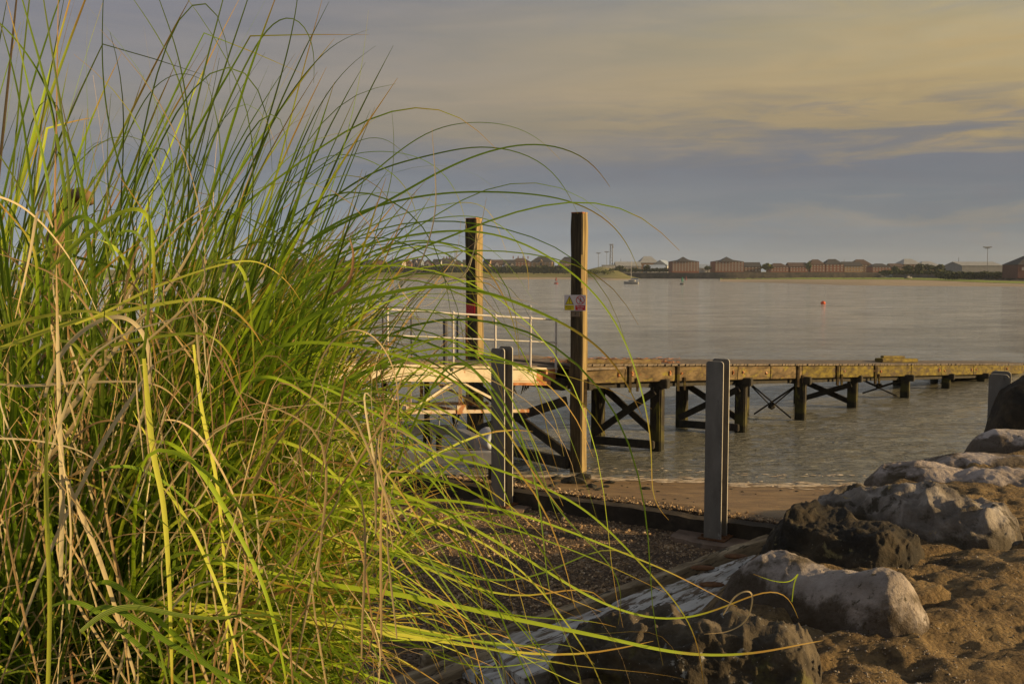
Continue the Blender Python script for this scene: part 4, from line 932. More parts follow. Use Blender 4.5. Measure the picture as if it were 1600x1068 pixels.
m.add(vs, [(i*n+j, i*n+(j+1)%n, (i+1)*n+(j+1)%n, (i+1)*n+j) for i in range(len(prof)-1) for j in range(n)])
m.build('roller', M['roller'], fr, True)
m = MB(); m.tube([ro+ax*.18, ro+ax*.235], .10, 16); m.build('roller_core', M['rubber'], fr)
m = MB(); m.beam(ro-ax*.08+Vector((-.08,0,-.12)), Vector((B.x-.35, B.y+.5, zf)), .14, .16, bev=.01); m.build('roller_arm', M['roller'], fr)
m = MB(); ro2 = P(556,682,20.4); m.tube([ro2-ax*.15, ro2+ax*.15], .22, 20); m.build('tyre_fender', M['rubber'], fr, True)

# ------------------------------------------------------------------ whitewashed timber baulk along the toe of the bank
bk = empty('timber_baulk', (1.5,12.2,.3), 0, 'split weathered timber baulk with peeling white paint lying along the foot of the rocks', 'timber baulk')
def baulk(pa, pb, w, h, seed, name, mt, z0=.30, parent=bk, step=.02):
    pa, pb = Vector((pa[0],pa[1],0)), Vector((pb[0],pb[1],0)); d = (pb-pa); L = d.length; d.normalize(); nrm = Vector((-d.y,d.x,0))
    nu = int(L/.05); prof = [(-.5,-1.2),(-.5,0.2)]+[(-.5,.6),(-.48,.9)]+[(-.45+.9*k/24, 1.0) for k in range(25)]+[(.48,.9),(.5,.6),(.5,-1.2)]
    prof = np.array(prof); U = np.arange(nu+1)/nu*L; np_ = len(prof)
    a = np.repeat(prof[None,:,0], nu+1, 0)*w; hz_ = np.repeat(prof[None,:,1], nu+1, 0)*h; UU = np.repeat(U[:,None], np_, 1)
    topm = (prof[:,1] > .8)[None,:]
    crack = np.maximum(0, ridged(UU*.5, a*7.0+seed, 0, 3, seed)-.55)*.22
    n1_ = .035*fbm(UU*.9, a*4, 0, 4, seed) + .02*fbm(UU*4, a*14, 0, 3, seed+3)
    hz_ = hz_ + topm*(n1_-crack) + .02*np.sin(UU*.7+seed)
    a = a*(1+.10*fbm(UU*1.2, 0*UU+seed, 0, 3, seed+5)) 
    V = np.zeros((nu+1, np_, 3))
    V[...,0] = pa.x+d.x*UU+nrm.x*a; V[...,1] = pa.y+d.y*UU+nrm.y*a; V[...,2] = z0+hz_
    id_ = np.arange(V.shape[0]*np_).reshape(-1, np_)
    f_ = np.stack([id_[:-1,:-1], id_[1:,:-1], id_[1:,1:], id_[:-1,1:]], -1).reshape(-1,4)
    o = mesh(name, V.reshape(-1,3), f_.tolist()+[tuple(id_[0]), tuple(id_[-1][::-1])], mt, parent, True); return o
b0, b1 = G(640,1062,.45), G(1215,832,.45)
dB = Vector((b1.x-b0.x, b1.y-b0.y)).normalized(); nB = Vector((-dB.y, dB.x))
def bpt(px, py): g = G(px, py, .45); return Vector((g.x, g.y))
baulk(bpt(660,1018), bpt(1215,832), .14, .13, 3, 'edge_board', M['plank_edge'])
baulk(bpt(900,1000), bpt(1290,862), 1.30, .15, 11, 'painted_plank', M['plank'])
baulk(bpt(760,1050), bpt(960,975), .80, .13, 23, 'painted_plank', M['plank'], .27)
baulk(bpt(620,1058), bpt(800,992), .30, .14, 29, 'edge_board', M['plank_edge'], .26)
m = MB()
for (px, py) in ((1098,886),(1112,912),(1150,868)):
    g = G(px,py,.46); m.ball((g.x,g.y,.455), (.17,.09,.03), 2)
m.build('rot_pocket', M['rot'], bk)
# broken slab fragment
fb_ = empty('broken_slab', G(820,1000,.9), 0, 'broken pale slab fragment leaning beside the dark lichen rock', 'slab')
q0 = P(775,1010,6.6); m = MB()
pts = [P(770,1000,6.9), P(800,985,7.0), P(880,985,6.9), P(875,1040,6.1), P(820,1060,5.9), P(795,1045,6.2)]
m.prism(pts, Vector((.0,.02,-.14))); o = m.build('fragment', M['plank'], fb_)

# ------------------------------------------------------------------ rocks
def rock(name, label, pA, YA, pB, YB, sil, zb, hw, seed, mt, amp=.05, fr_=3.0, rid=0.0, n_end=2.6, sq=.75, lump=0.0, cat='rock', tiltw=0.0, group='large boulders set along the crest of the bank'):
    """an elongated boulder whose crest runs from A to B; sil gives crest heights read off the photograph"""
    A_ = P(pA, 700, YA); B_ = P(pB, 700, YB); A_.z = B_.z = 0
    d = B_-A_; L = d.length; d.normalize(); nr = Vector((-d.y, d.x, 0))
    root = tag(bpy.data.objects.new(name, None) if False else None, ) if False else None
    NU, NV = 200, 140
    u = (1-np.cos(np.linspace(0.02, math.pi-.02, NU)))/2; v = np.linspace(0, 2*math.pi, NV, endpoint=False)
    ztop = []
    for uu in u:
        q = A_+d*(L*uu); px, _ = pxof(q.x, q.y, 2.4); py = float(np.interp(px, [s[0] for s in sil], [s[1] for s in sil])); ztop.append(P(px, py, q.y).z)
    ztop = np.array(ztop); env = (1-np.abs(2*u-1)**n_end)**(1/n_end)
    zmid = zb
    up_ = (ztop-zmid)*np.clip(env*1.25, 0, 1)
    w = hw*env*(1+.18*vn(u*3+seed, 0*u, 0, seed))
    cv, sv_ = np.cos(v), np.sin(v)
    cx = np.sign(cv)*np.abs(cv)**sq; sz = np.sign(sv_)*np.abs(sv_)**sq
    across = w[:,None]*cx[None,:]; hz_ = np.where(sz[None,:] > 0, up_[:,None]*sz[None,:], .45*env[:,None]*sz[None,:])
    Xp = A_.x+d.x*L*u[:,None]+nr.x*across; Yp = A_.y+d.y*L*u[:,None]+nr.y*across; Zp = zmid+hz_+0*Xp
    cxw, cyw, czw = (A_.x+d.x*L*u)[:,None], (A_.y+d.y*L*u)[:,None], zmid
    nx_, ny_, nz_ = (Xp-cxw)*1.0, (Yp-cyw)*1.0, (Zp-czw)
    ln = np.sqrt(nx_**2+ny_**2+nz_**2)+1e-6; nx_, ny_, nz_ = nx_/ln, ny_/ln, nz_/ln
    D_ = amp*fbm(Xp*fr_, Yp*fr_, Zp*fr_, 7, seed, .6) + rid*(ridged(Xp*fr_*.8, Yp*fr_*.8, Zp*fr_*1.3, 5, seed+30)-.35)
    if lump: 
        D_ = D_ + lump*(1-np.abs(vn(Xp*6.5, Yp*6.5, Zp*6.5, seed+70))*2.2) 
    Xp = Xp+nx_*D_; Yp = Yp+ny_*D_; Zp = Zp+nz_*D_
    V = np.stack([Xp,Yp,Zp],-1).reshape(-1,3); id_ = np.arange(NU*NV).reshape(NU,NV); r2 = np.roll(id_, -1, 1)
    f_ = np.stack([id_[:-1], id_[1:], r2[1:], r2[:-1]], -1).reshape(-1,4).tolist()+[tuple(id_[0]), tuple(id_[-1][::-1])]
    o = mesh(name, V, f_, mt, None, True); tag(o, label, cat, group)
    bm = bmesh.new(); bm.from_mesh(o.data); bmesh.ops.recalc_face_normals(bm, faces=bm.faces); bm.to_mesh(o.data); bm.free()
    return o
rock('boulder','rough dark lichen-covered rock nearest the camera, under the long grass blade',862,5.15,1300,4.7,[(860,1020),(890,990),(950,975),(1050,968),(1150,972),(1230,990),(1275,1015),(1300,1050)],2.15,.36,5,M['rock_lichen'],.05,5,.085,n_end=3.4,sq=.6)
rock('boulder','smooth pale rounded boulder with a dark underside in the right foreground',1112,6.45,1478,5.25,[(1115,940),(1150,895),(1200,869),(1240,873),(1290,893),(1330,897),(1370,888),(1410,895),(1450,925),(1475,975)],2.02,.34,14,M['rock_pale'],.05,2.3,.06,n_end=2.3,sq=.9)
rock('boulder','black jagged boulder between the smooth pale one and the knobbly grey one',1186,7.5,1452,6.7,[(1186,868),(1215,830),(1250,797),(1300,800),(1340,815),(1400,830),(1430,850),(1452,895)],1.9,.42,22,M['rock_dark'],.09,3.2,.10,n_end=3.2,sq=.62)
rock('boulder','knobbly grey boulder with rounded lumps, sunlit at its right end',1256,8.7,1612,7.15,[(1260,785),(1300,768),(1360,766),(1400,762),(1450,760),(1490,772),(1530,790),(1575,805),(1610,850)],2.0,.42,33,M['rock_grey'],.05,5.0,.045,n_end=2.7,sq=.8,lump=.035)
rock('boulder','long flat pale boulder pointing at the water behind the knobbly one',1352,9.9,1720,8.9,[(1357,738),(1380,727),(1430,722),(1500,734),(1560,728),(1600,736),(1720,750)],2.12,.36,47,M['rock_pale_b'],.05,2.6,.06,n_end=3.4)
rock('boulder','thin pale slab-like boulder lying just behind the long flat one',1420,10.6,1760,10.1,[(1420,724),(1480,712),(1540,708),(1600,711),(1760,716)],2.15,.34,52,M['rock_pale_b'],.04,2.4,.03,n_end=3.2)
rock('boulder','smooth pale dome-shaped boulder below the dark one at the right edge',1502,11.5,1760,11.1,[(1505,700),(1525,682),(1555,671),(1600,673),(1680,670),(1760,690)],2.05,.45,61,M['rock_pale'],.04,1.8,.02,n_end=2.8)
rock('boulder','small pale rounded boulder tucked between the dome-shaped one and the dark one',1556,11.95,1700,11.8,[(1558,662),(1580,652),(1610,650),(1700,650)],2.15,.3,66,M['rock_pale_b'],.04,2.2,.02)
rock('boulder','big dark pitted boulder in front of the steel post at the right edge',1538,12.0,1790,11.7,[(1540,655),(1552,625),(1570,605),(1600,592),(1640,580),(1720,576),(1790,620)],1.9,.5,73,M['rock_dark'],.07,2.6,.05,n_end=3.0,sq=.7)

# ------------------------------------------------------------------ loose stones
ICO = []
for k in range(6):
    bm = bmesh.new(); bmesh.ops.create_icosphere(bm, subdivisions=1, radius=1)
    for v in bm.verts: v.co *= random.uniform(.65,1.15)
    ICO.append((np.array([v.co[:] for v in bm.verts]), np.array([[v.index for v in f.verts] for f in bm.faces]))); bm.free()
def scatter(name, pts, size, mt, label, flat=.6, cat='gravel', sig=.5):
    Vs, Fs = [], []; off = 0
    for (x, y) in pts:
        z = float(ground_z(np.array([x]), np.array([y]))[0][0]); s = size*math.exp(random.gauss(0, sig)); v, f = random.choice(ICO); a = random.uniform(0,6.3)
        ca_, sa_ = math.cos(a), math.sin(a); q = v*np.array([s, s*random.uniform(.6,1), s*flat]); w = np.stack([q[:,0]*ca_-q[:,1]*sa_+x, q[:,0]*sa_+q[:,1]*ca_+y, q[:,2]+z+s*flat*.3], -1)
        Vs.append(w); Fs.append(f+off); off += len(v)
    o = mesh(name, np.concatenate(Vs), np.concatenate(Fs), mt); tag(o, label, cat, kind='stuff'); return o
M['pebble'] = weathered('pebble', [(.09,.06,.033),(.23,.15,.08),(.36,.25,.14),(.50,.41,.28)], 16, rough=.85, bump=0, detail=1)
pts = []
while len(pts) < 9000:
    px, py = random.uniform(520,1230), random.uniform(770,1000); g = G(px, py, .3)
    if g.y < ysill(g.x)-.45 and sdist(np.array([g.x]), np.array([g.y]))[0] < -2.1: pts.append((g.x, g.y))
scatter('gravel', pts, .016, M['pebble'], 'dark shingle covering the flat ground between the grass and the steel posts')
pts = []
for k in range(1500):
    x = random.uniform(-4, 6.5); pts.append((x, ysill(x)+abs(random.gauss(0,.35))-.0))
scatter('shingle', pts, .018, M['pebble'], 'pale shingle strewn along the top of the low retaining wall')
pts = []
while len(pts) < 1700:
    px, py = random.uniform(1080,1600), random.uniform(780,1068); g = G(px, py, 2.38)
    if float(vn(np.array([g.x*1.5]), np.array([g.y*1.5]), 0, 4)[0]) > random.uniform(-.7,.6): pts.append((g.x, g.y))
M['chip'] = weathered('chip', [(.10,.075,.05),(.25,.20,.15),(.42,.37,.30)], 30, rough=.7, bump=0, detail=1)
scatter('stone_chips', pts, .0055, M['chip'], 'pale stone chips set in the brown concrete around the boulders', .6, 'stone chips', .35)
pts = []
for k in range(190):
    x = random.uniform(-5, 7); y = random.uniform(ysill(x)+.5, yshore(x)-.1); 
    if vn(np.array([x*.9]), np.array([y*2.]), 0, 12)[0] > -.1: pts.append((x, y))
scatter('beach_weed', pts, .035, M['weed'], 'dark scraps of seaweed and clods scattered over the brown mud beach', .35, 'seaweed', .5)
pts = [(random.uniform(-5,2), random.uniform(17.6,20.3)) for _ in range(80)]
scatter('beach_clods', pts, .10, M['weed'], 'larger dark weedy clods on the beach under the gangway', .35, 'seaweed', .4)

# ------------------------------------------------------------------ curved brown post deep in the grass
cp = MB(); sp_ = [(96,700,4.0),(90,560,4.0),(88,460,4.0),(89,400,4.0),(93,355,4.0),(101,325,4.0),(113,307,4.0),(126,302,3.98),(135,306,3.96),(137,317,3.95)]
cp.tube([P(*q) for q in sp_], [.06,.056,.054,.050,.044,.036,.030,.026,.025,.027], 16)
tag(cp.build('hooked_post', M['curved'], None, True), 'pale brown post with a hooked top, half hidden by the tall grass at left', 'post')

exec_grass = True
# ------------------------------------------------------------------ pampas grass
def blade_mat(name, stops, tip, stripe, trans=.45, rib=(.0,.0)):
    m, t, b, o = new_mat(name)
    at = N(t, 'ShaderNodeAttribute'); at.attribute_name = 'blade'; sp = N(t, 'ShaderNodeSeparateColor'); t.links.new(at.outputs['Color'], sp.inputs[0])
    c = ramp(t, [(p, c4(q)) for p, q in stops], sp.outputs[0]).outputs[0]
    v = coords(t); n = noise(t, v, 7, 3)
    along = math_n(t, 'ADD', sp.outputs[1], math_n(t, 'MULTIPLY', math_n(t, 'SUBTRACT', n, .5), .35))
    along = math_n(t, 'ADD', along, math_n(t, 'MULTIPLY', math_n(t, 'SUBTRACT', sp.outputs[0], .5), .25))
    c = mixc(t, ramp(t, [(.90, g4(0)), (1.15, g4(1))], along).outputs[0], c, c4(tip))
    # pale lengthwise veins
    w = N(t, 'ShaderNodeMath', operation='SINE'); t.links.new(math_n(t, 'MULTIPLY', sp.outputs[2], 22), w.inputs[0])
    c = mixc(t, math_n(t, 'MULTIPLY', math_n(t, 'ADD', w.outputs[0], 1.0), .16), c, c4(stripe))
    br = ramp(t, [(.68, g4(0)), (.80, g4(.5))], noise(t, v, 11, 4, .6)).outputs[0]
    c = mixc(t, br, c, c4(tip))
    t.links.new(c, b.inputs['Base Color']); b.inputs['Roughness'].default_value = .55; b.inputs['Specular IOR Level'].default_value = .25
    tr_ = N(t, 'ShaderNodeBsdfTranslucent'); t.links.new(c, tr_.inputs[0]); mx = N(t, 'ShaderNodeMixShader'); mx.inputs[0].default_value = trans
    t.links.new(b.outputs[0], mx.inputs[1]); t.links.new(tr_.outputs[0], mx.inputs[2]); t.links.new(mx.outputs[0], o.inputs[0])
    return m
M['green_blade'] = blade_mat('green_blade', [(0,(.015,.06,.004)),(.40,(.10,.24,.004)),(.72,(.32,.50,.006)),(1,(.66,.68,.09))], (.42,.22,.04), (.60,.62,.12))
M['dry_blade'] = blade_mat('dry_blade', [(0,(.30,.12,.035)),(.3,(.36,.22,.08)),(.7,(.50,.38,.19)),(1,(.64,.55,.34))], (.52,.36,.16), (.75,.66,.42), .3)
def catmull(p, n):
    p = [np.array(q, float) for q in p]; p = [2*p[0]-p[1]]+p+[2*p[-1]-p[-2]]; out = []
    seg_ = len(p)-3
    for k in range(n+1):
        s = k/n*seg_; i = min(int(s), seg_-1); t = s-i; a, b, c, d = p[i:i+4]
        out.append(.5*((2*b)+(-a+c)*t+(2*a-5*b+4*c-d)*t*t+(-a+3*b-3*c+d)*t**3))
    return np.array(out)
def flow(p, n, it=5):
    c = catmull(p, max(60, len(p)*8)); L = np.concatenate([[0], np.cumsum(np.linalg.norm(np.diff(c, axis=0), axis=1))])
    u = np.linspace(0, L[-1], n+1); c = np.stack([np.interp(u, L, c[:,i]) for i in range(3)], -1)
    for _ in range(it): c[1:-1] = c[1:-1]*.5+(c[:-2]+c[2:])*.25
    return c
class Blades:
    def __init__(s): s.V = []; s.F = []; s.A = []; s.n = 0
    def add(s, pts, w, rnd, twist=0.0, face=None, taper=1.0, fold=.22, t0=0.0):
        """ribbon with a shallow V fold; w = full width at its widest"""
        pts = np.asarray(pts); k = len(pts); T = np.gradient(pts, axis=0); T /= np.linalg.norm(T, axis=1)[:,None]+1e-9
        f = np.array(face if face is not None else (0,0,1.)); u = np.linspace(0,1,k)
        side = np.cross(T, f[None,:]); ln = np.linalg.norm(side, axis=1)[:,None]; side = side/np.maximum(ln, .05)
        nrm = np.cross(side, T); nrm /= np.linalg.norm(nrm, axis=1)[:,None]+1e-9
        a = twist*u; side2 = side*np.cos(a)[:,None]+nrm*np.sin(a)[:,None]; nrm = nrm*np.cos(a)[:,None]-side*np.sin(a)[:,None]
        ww = w/2*np.clip(np.minimum(1, .55+u*2.5), 0, 1)*np.clip(1-u, 0, 1)**(.5*taper); ww = np.maximum(ww, .0004)
        L = pts-side2*ww[:,None]+nrm*(ww*fold)[:,None]; R_ = pts+side2*ww[:,None]+nrm*(ww*fold)[:,None]
        V = np.stack([L, pts, R_], 1).reshape(-1,3); i = np.arange(k-1)*3+s.n
        s.F.append(np.concatenate([np.stack([i,i+1,i+4,i+3],-1), np.stack([i+1,i+2,i+5,i+4],-1)]))
        at = np.zeros((k,3,4)); at[...,0] = rnd; at[...,1] = (t0+(1-t0)*u)[:,None]; at[:,0,2] = 0; at[:,1,2] = .5; at[:,2,2] = 1; at[...,3] = 1
        s.V.append(V); s.A.append(at.reshape(-1,4)); s.n += len(V)
    def build(s, name, mt, parent, label=None):
        o = mesh(name, np.concatenate(s.V), np.concatenate(s.F), mt, parent, True)
        ca = o.data.color_attributes.new('blade', 'FLOAT_COLOR', 'POINT'); ca.data.foreach_set('color', np.concatenate(s.A).reshape(-1)); 
        if label: o['label'] = label
        return o
BASE = Vector((-1.15, 3.0, 2.35))
gre, dry, hg, hd = Blades(), Blades(), Blades(), Blades()
TOCAM = lambda p: (np.array([0,0,H])-np.array(p))/np.linalg.norm(np.array([0,0,H])-np.array(p))
# long individual leaves: (pixel points, start depth, end depth, width m, dryness, tone, root?)
HERO = [
 ([(438,400),(534,319),(573,277),(626,234),(676,197),(730,189),(784,190),(830,202),(850,215),(876,250)],2.7,2.5,.013,0,.25,1),
 ([(410,470),(477,380),(592,323),(669,277),(726,248),(784,229),(838,220),(876,227),(911,240),(938,254),(953,292)],2.6,2.3,.014,0,.45,1),
 ([(420,420),(515,315),(592,261),(684,242),(726,225),(769,227),(822,236),(861,256),(888,292),(903,334)],2.75,2.6,.012,0,.2,1),
 ([(440,430),(554,334),(669,304),(707,300),(765,299),(842,303),(899,313),(949,338),(988,380),(997,420)],2.6,2.3,.013,0,.5,1),
 ([(450,460),(534,380),(611,338),(707,317),(765,308),(771,334),(792,396)],2.6,2.7,.012,0,.55,1),
 ([(480,460),(584,380),(630,353),(676,340),(734,334),(776,338),(807,365),(826,403),(836,434),(826,453)],2.5,2.4,.011,0,.5,1),
 ([(470,440),(584,382),(669,361),(726,357),(784,363),(842,388),(899,426),(938,461),(968,503),(988,557),(1012,640),(1025,740),(1003,780),(1010,812),(1045,812)],2.5,2.2,.013,0,.55,1),
 ([(440,480),(554,411),(592,384),(642,371),(700,377),(746,396),(769,423),(788,461),(807,503),(812,560)],2.5,2.4,.012,0,.6,1),
 ([(440,530),(554,475),(630,450),(688,445),(726,448),(784,461),(861,496),(918,522),(957,557),(985,600),(1003,650)],2.3,2.0,.019,0,.7,1),
 ([(470,520),(600,465),(669,459),(784,460),(840,475)],2.4,2.2,.010,0,.6,1),
 ([(430,330),(480,280),(546,223),(584,206),(615,213),(640,250)],2.7,2.6,.008,.5,.3,1),
 ([(430,330),(480,262),(515,236),(554,240),(611,265),(646,300),(655,360)],2.7,2.5,.009,0,.5,1),
 ([(420,360),(500,262),(560,236),(640,238),(690,260),(722,310),(730,360)],2.7,2.5,.010,0,.4,1),
 ([(210,360),(183,255),(168,187),(159,112),(161,0),(165,-80)],2.4,2.3,.010,0,.15,1),
 ([(285,318),(292,210),(288,142),(270,97),(243,49),(210,0),(180,-40)],2.6,2.6,.011,0,.1,1),
 ([(296,250),(296,187),(288,131),(273,60),(247,0),(230,-60)],2.6,2.6,.011,0,.1,1),
 ([(250,430),(277,337),(315,210),(345,127),(367,56),(388,0),(405,-60)],2.5,2.5,.014,0,.1,1),
 ([(245,430),(270,318),(296,210),(315,127),(330,64),(350,0),(360,-50)],2.5,2.5,.015,0,.12,1),
 ([(360,400),(393,281),(412,210),(438,124),(453,67),(466,0),(470,-60)],2.6,2.6,.012,0,.08,1),
 ([(290,360),(318,262),(356,157),(397,75),(423,26),(453,3),(476,22),(500,82),(490,130)],2.5,2.5,.012,0,.15,1),
 ([(340,400),(375,300),(431,180),(472,120),(510,75),(540,52),(577,46)],2.6,2.6,.013,0,.08,1),
 ([(400,420),(430,340),(460,250),(490,180),(520,130),(560,85),(587,72)],2.6,2.7,.012,0,.08,1),
 ([(165,330),(195,225),(225,150),(255,116),(285,105),(311,110),(330,135)],2.6,2.5,.010,.6,.1,1),
 ([(90,400),(88,250),(89,124),(91,0),(92,-60)],2.2,2.2,.010,1,.15,1),
 ([(135,337),(124,262),(90,176),(60,105),(0,30),(-60,-10)],2.2,2.2,.016,0,.3,1),
 ([(105,400),(90,220),(67,112),(34,0),(20,-60)],2.2,2.2,.018,0,.25,1),
 ([(109,420),(105,262),(90,131),(67,0),(60,-60)],2.1,2.1,.016,0,.05,1),
 ([(60,400),(45,250),(25,120),(-5,20)],2.1,2.1,.016,0,.3,1),
 ([(80,380),(62,230),(40,110),(10,0)],2.1,2.1,.016,0,.45,1),
 ([(100,470),(70,380),(38,300),(0,240),(-40,190)],2.0,1.9,.016,0,.05,1),
 ([(60,420),(30,360),(0,320),(-40,270)],1.9,1.9,.018,0,.6,1),
 ([(400,560),(500,614),(612,700)],2.4,2.2,.012,0,.6,1),
 ([(300,880),(400,895),(500,912),(612,926),(687,940),(781,962),(875,981),(969,1000),(1044,1019),(1100,1024),(1180,1022),(1240,1008),(1275,1000),(1285,1000)],2.2,2.6,.021,0,.75,1),
 ([(350,860),(430,820),(500,797),(612,781),(725,782),(819,805),(894,831),(987,869),(1044,891),(1100,921),(1152,947)],2.4,2.7,.015,0,.7,1),
 ([(400,800),(480,790),(582,805),(669,842),(762,872),(837,914),(894,936),(939,955)],2.3,2.5,.013,0,.7,1),
 ([(420,760),(530,750),(650,775),(762,839),(837,880),(912,929),(969,955),(1025,970),(1081,968),(1120,955),(1180,925),(1225,908),(1240,925),(1247,965)],2.3,2.6,.013,0,.75,1),
 ([(700,560),(770,620),(819,700),(856,775),(905,835),(950,872),(976,910),(972,955),(966,975)],2.2,2.3,.010,.5,.3,1),
 ([(560,720),(660,710),(762,726),(837,756),(894,779),(940,815),(987,865),(1044,925),(1081,970),(1096,1022),(1100,1080)],2.3,2.4,.011,0,.7,1),
 ([(400,560),(500,537),(561,539),(622,554),(683,576),(731,610),(768,634),(804,690),(841,754),(880,800)],2.2,2.2,.016,0,.65,1),
 ([(380,600),(440,590),(500,630),(549,671),(597,727),(634,780),(680,850)],2.0,2.0,.018,0,.7,1),
 ([(430,640),(540,625),(622,666),(683,707),(743,754),(792,780),(850,840)],2.2,2.2,.014,0,.6,1),
 ([(560,600),(660,530),(719,520),(768,569),(804,630),(840,700),(880,790)],2.3,2.3,.011,0,.6,1),
 ([(500,560),(560,500),(592,520),(617,564),(627,605),(623,660),(605,760)],2.1,2.1,.009,1,.7,1),
 ([(-60,560),(0,545),(98,508),(229,479),(311,467),(347,470),(393,511),(410,540)],1.9,2.0,.014,0,.95,0),
 ([(70,620),(88,564),(131,515),(180,493),(213,505),(233,547),(229,629),(197,711),(177,750),(160,800)],1.9,1.9,.013,1,.9,0),
 ([(0,600),(43,603),(131,597),(223,597),(262,610),(288,639)],1.9,1.9,.009,1,.8,0),
 ([(95,900),(97,750),(93,662),(90,531),(88,413)],1.8,1.8,.013,1,.95,0),
 ([(240,570),(213,610),(164,685),(131,750),(79,859),(0,1068),(-20,1120)],1.8,1.8,.011,1,.95,0),
 ([(100,740),(121,790),(155,872),(186,969),(214,1068),(230,1130)],1.8,1.8,.012,1,.8,0),
 ([(225,560),(238,700),(255,786),(264,907),(269,1068),(270,1130)],1.8,1.7,.014,0,1,0),
 ([(140,960),(155,948),(190,955),(258,1000),(327,1041),(379,1068),(460,1110)],1.7,1.6,.015,0,.35,0),
 ([(240,690),(265,690),(310,731),(362,814),(413,920),(444,1045),(450,1110)],1.8,1.8,.013,0,.7,0),
 ([(60,700),(140,600),(200,520),(270,440),(330,330)],2.0,2.1,.014,1,.8,0),
 ([(40,760),(130,640),(190,480),(240,400),(290,345),(330,320)],2.0,2.2,.012,1,.6,0),
 ([(85,370),(110,345),(135,340),(165,370),(185,410)],1.9,1.9,.013,0,.4,0),
 ([(80,420),(120,380),(160,350),(200,328),(230,335),(240,400),(240,470)],1.9,1.9,.015,0,.8,0),
 ([(520,460),(545,440),(552,400),(546,370)],2.1,2.1,.010,1,.05,0),
 ([(540,590),(530,640),(510,700),(500,760)],2.1,2.1,.008,1,.1,0),
 ([(880,420),(930,350),(960,340)],1.4,1.4,.001,1,.8,0),
 ([(1130,960),(1150,930),(1175,925),(1168,965),(1140,985),(1100,990)],2.4,2.4,.006,1,.7,0),
 ([(640,470),(620,440),(650,425),(680,330),(675,200)],2.3,2.3,.005,1,.8,0),
 ([(710,440),(727,425),(743,385),(752,350),(760,310)],2.3,2.3,.004,1,.8,0),
]
def hero3d(px, d0, d1, root, jit=None):
    k = len(px); pts = []
    for i, (x, y) in enumerate(px): pts.append(np.array(P(x, y, d0+(d1-d0)*i/(k-1))))
    if root:
        f = pts[0]; bx = -1.15+.75*((px[0][0]-250)/500)+random.uniform(-.15,.15); b = np.array([bx, 2.9+random.uniform(-.2,.3), 3.0+random.uniform(-.2,.1)])
        if px[0][1] < 640:
            mid = b*.5+f*.5; mid[0] -= .10*(f[0]-b[0]); mid[2] += .05; pts = [b, mid]+pts
        else: pts = [b]+pts
    return np.array(pts)
allhero = []
for (px, d0, d1, w, dr, tone, root) in HERO:
    if w < .002: continue
    p = hero3d(px, d0, d1, root); c = flow(p, 96, 16); allhero.append((p, w, dr, tone, root))
    tgt = hd if dr >= .9 else hg
    tgt.add(c, w*.85, tone if dr < .9 else tone, twist=random.uniform(-.4,.4), face=TOCAM(c[len(c)//2])*.85+np.array([0,0,.5]), taper=.95)
# siblings: the same habit, spread around
for (p, w, dr, tone, root) in allhero:
    n = 8 if root else (1 if dr >= .9 else 3)
    low = root and p[-1][2] < 3.75 and p[-1][0] > 0
    if low: n = 7
    for k in range(n):
        q = p.copy(); kk = len(q); u = np.linspace(0,1,kk)
        s = random.uniform(.55,.92) if low else random.uniform(.62,1.0); b = q[0].copy(); q = b+(q-b)*s
        ang = random.gauss(0,.09); ca_, sa_ = math.cos(ang), math.sin(ang); d = q-b
        q = b+np.stack([d[:,0]*ca_-d[:,2]*sa_, d[:,1]+random.uniform(-.35,.45)*u, d[:,0]*sa_+d[:,2]*ca_], -1)
        q += np.array([random.gauss(0,.10), random.gauss(0,.15), random.gauss(0,.03)])
        q[:,2] -= random.uniform(-.05,.25)*u**2.5
        isdry = random.random() < (.08 if dr < .9 else .6)
        fl = flow(q, 34, 6); hide = any(865 < pxof(*v_)[0] < 935 and 430 < pxof(*v_)[1] < 505 for v_ in flow(q, 160, 3))
        (Blades() if hide else dry if isdry else gre).add(fl, (.5 if isdry else .9)*w*random.uniform(.55,.95), random.random() if isdry else min(1,max(0,tone+random.gauss(0,.22))), twist=random.uniform(-1.2,1.2), face=TOCAM(q[kk//2])+np.array([random.gauss(0,.5),0,random.gauss(.4,.4)]))
# body of the tussock
def arc_blade(b, az, a0, bend, L, w, tgt, rnd, pw=1.7, k=16, wob=.03, taper=1.0):
    u = np.linspace(0,1,k+1); th = a0+bend*u**pw; hz_ = np.sin(th); vz = np.cos(th); ds = L/k
    aa = az+wob*np.sin(u*5+rnd*20)+.15*u*(rnd-.5)
    if random.random() < .14: th = th+random.uniform(.5,1.5)*(u > random.uniform(.45,.9)); hz_ = np.sin(th); vz = np.cos(th)
    x = np.concatenate([[0], np.cumsum(hz_[:-1]*np.cos(aa[:-1]))])*ds; y = np.concatenate([[0], np.cumsum(hz_[:-1]*np.sin(aa[:-1]))])*ds; z = np.concatenate([[0], np.cumsum(vz[:-1])])*ds
    p = np.stack([x,y,z],-1)+np.array(b)
    near = p[:,1].min() < .95
    hit = (np.hypot(p[:,0], p[:,1]) < 1.15).any()
    if near or hit: return False
    q = p[::3]; fw = q[:,1]*math.cos(PITCH)-(q[:,2]-H)*math.sin(PITCH); sx_ = 800+F*q[:,0]/fw; lim = 505+random.expovariate(1/50) + (0 if q[-1,2] < 4.3 else 60)
    if sx_.max() > lim: return False
    tgt.add(p, w, rnd, twist=random.uniform(-.8,.8), face=np.array([random.gauss(0,.5), -1+random.gauss(0,.35), .45+random.gauss(0,.4)]), taper=taper)
    return True
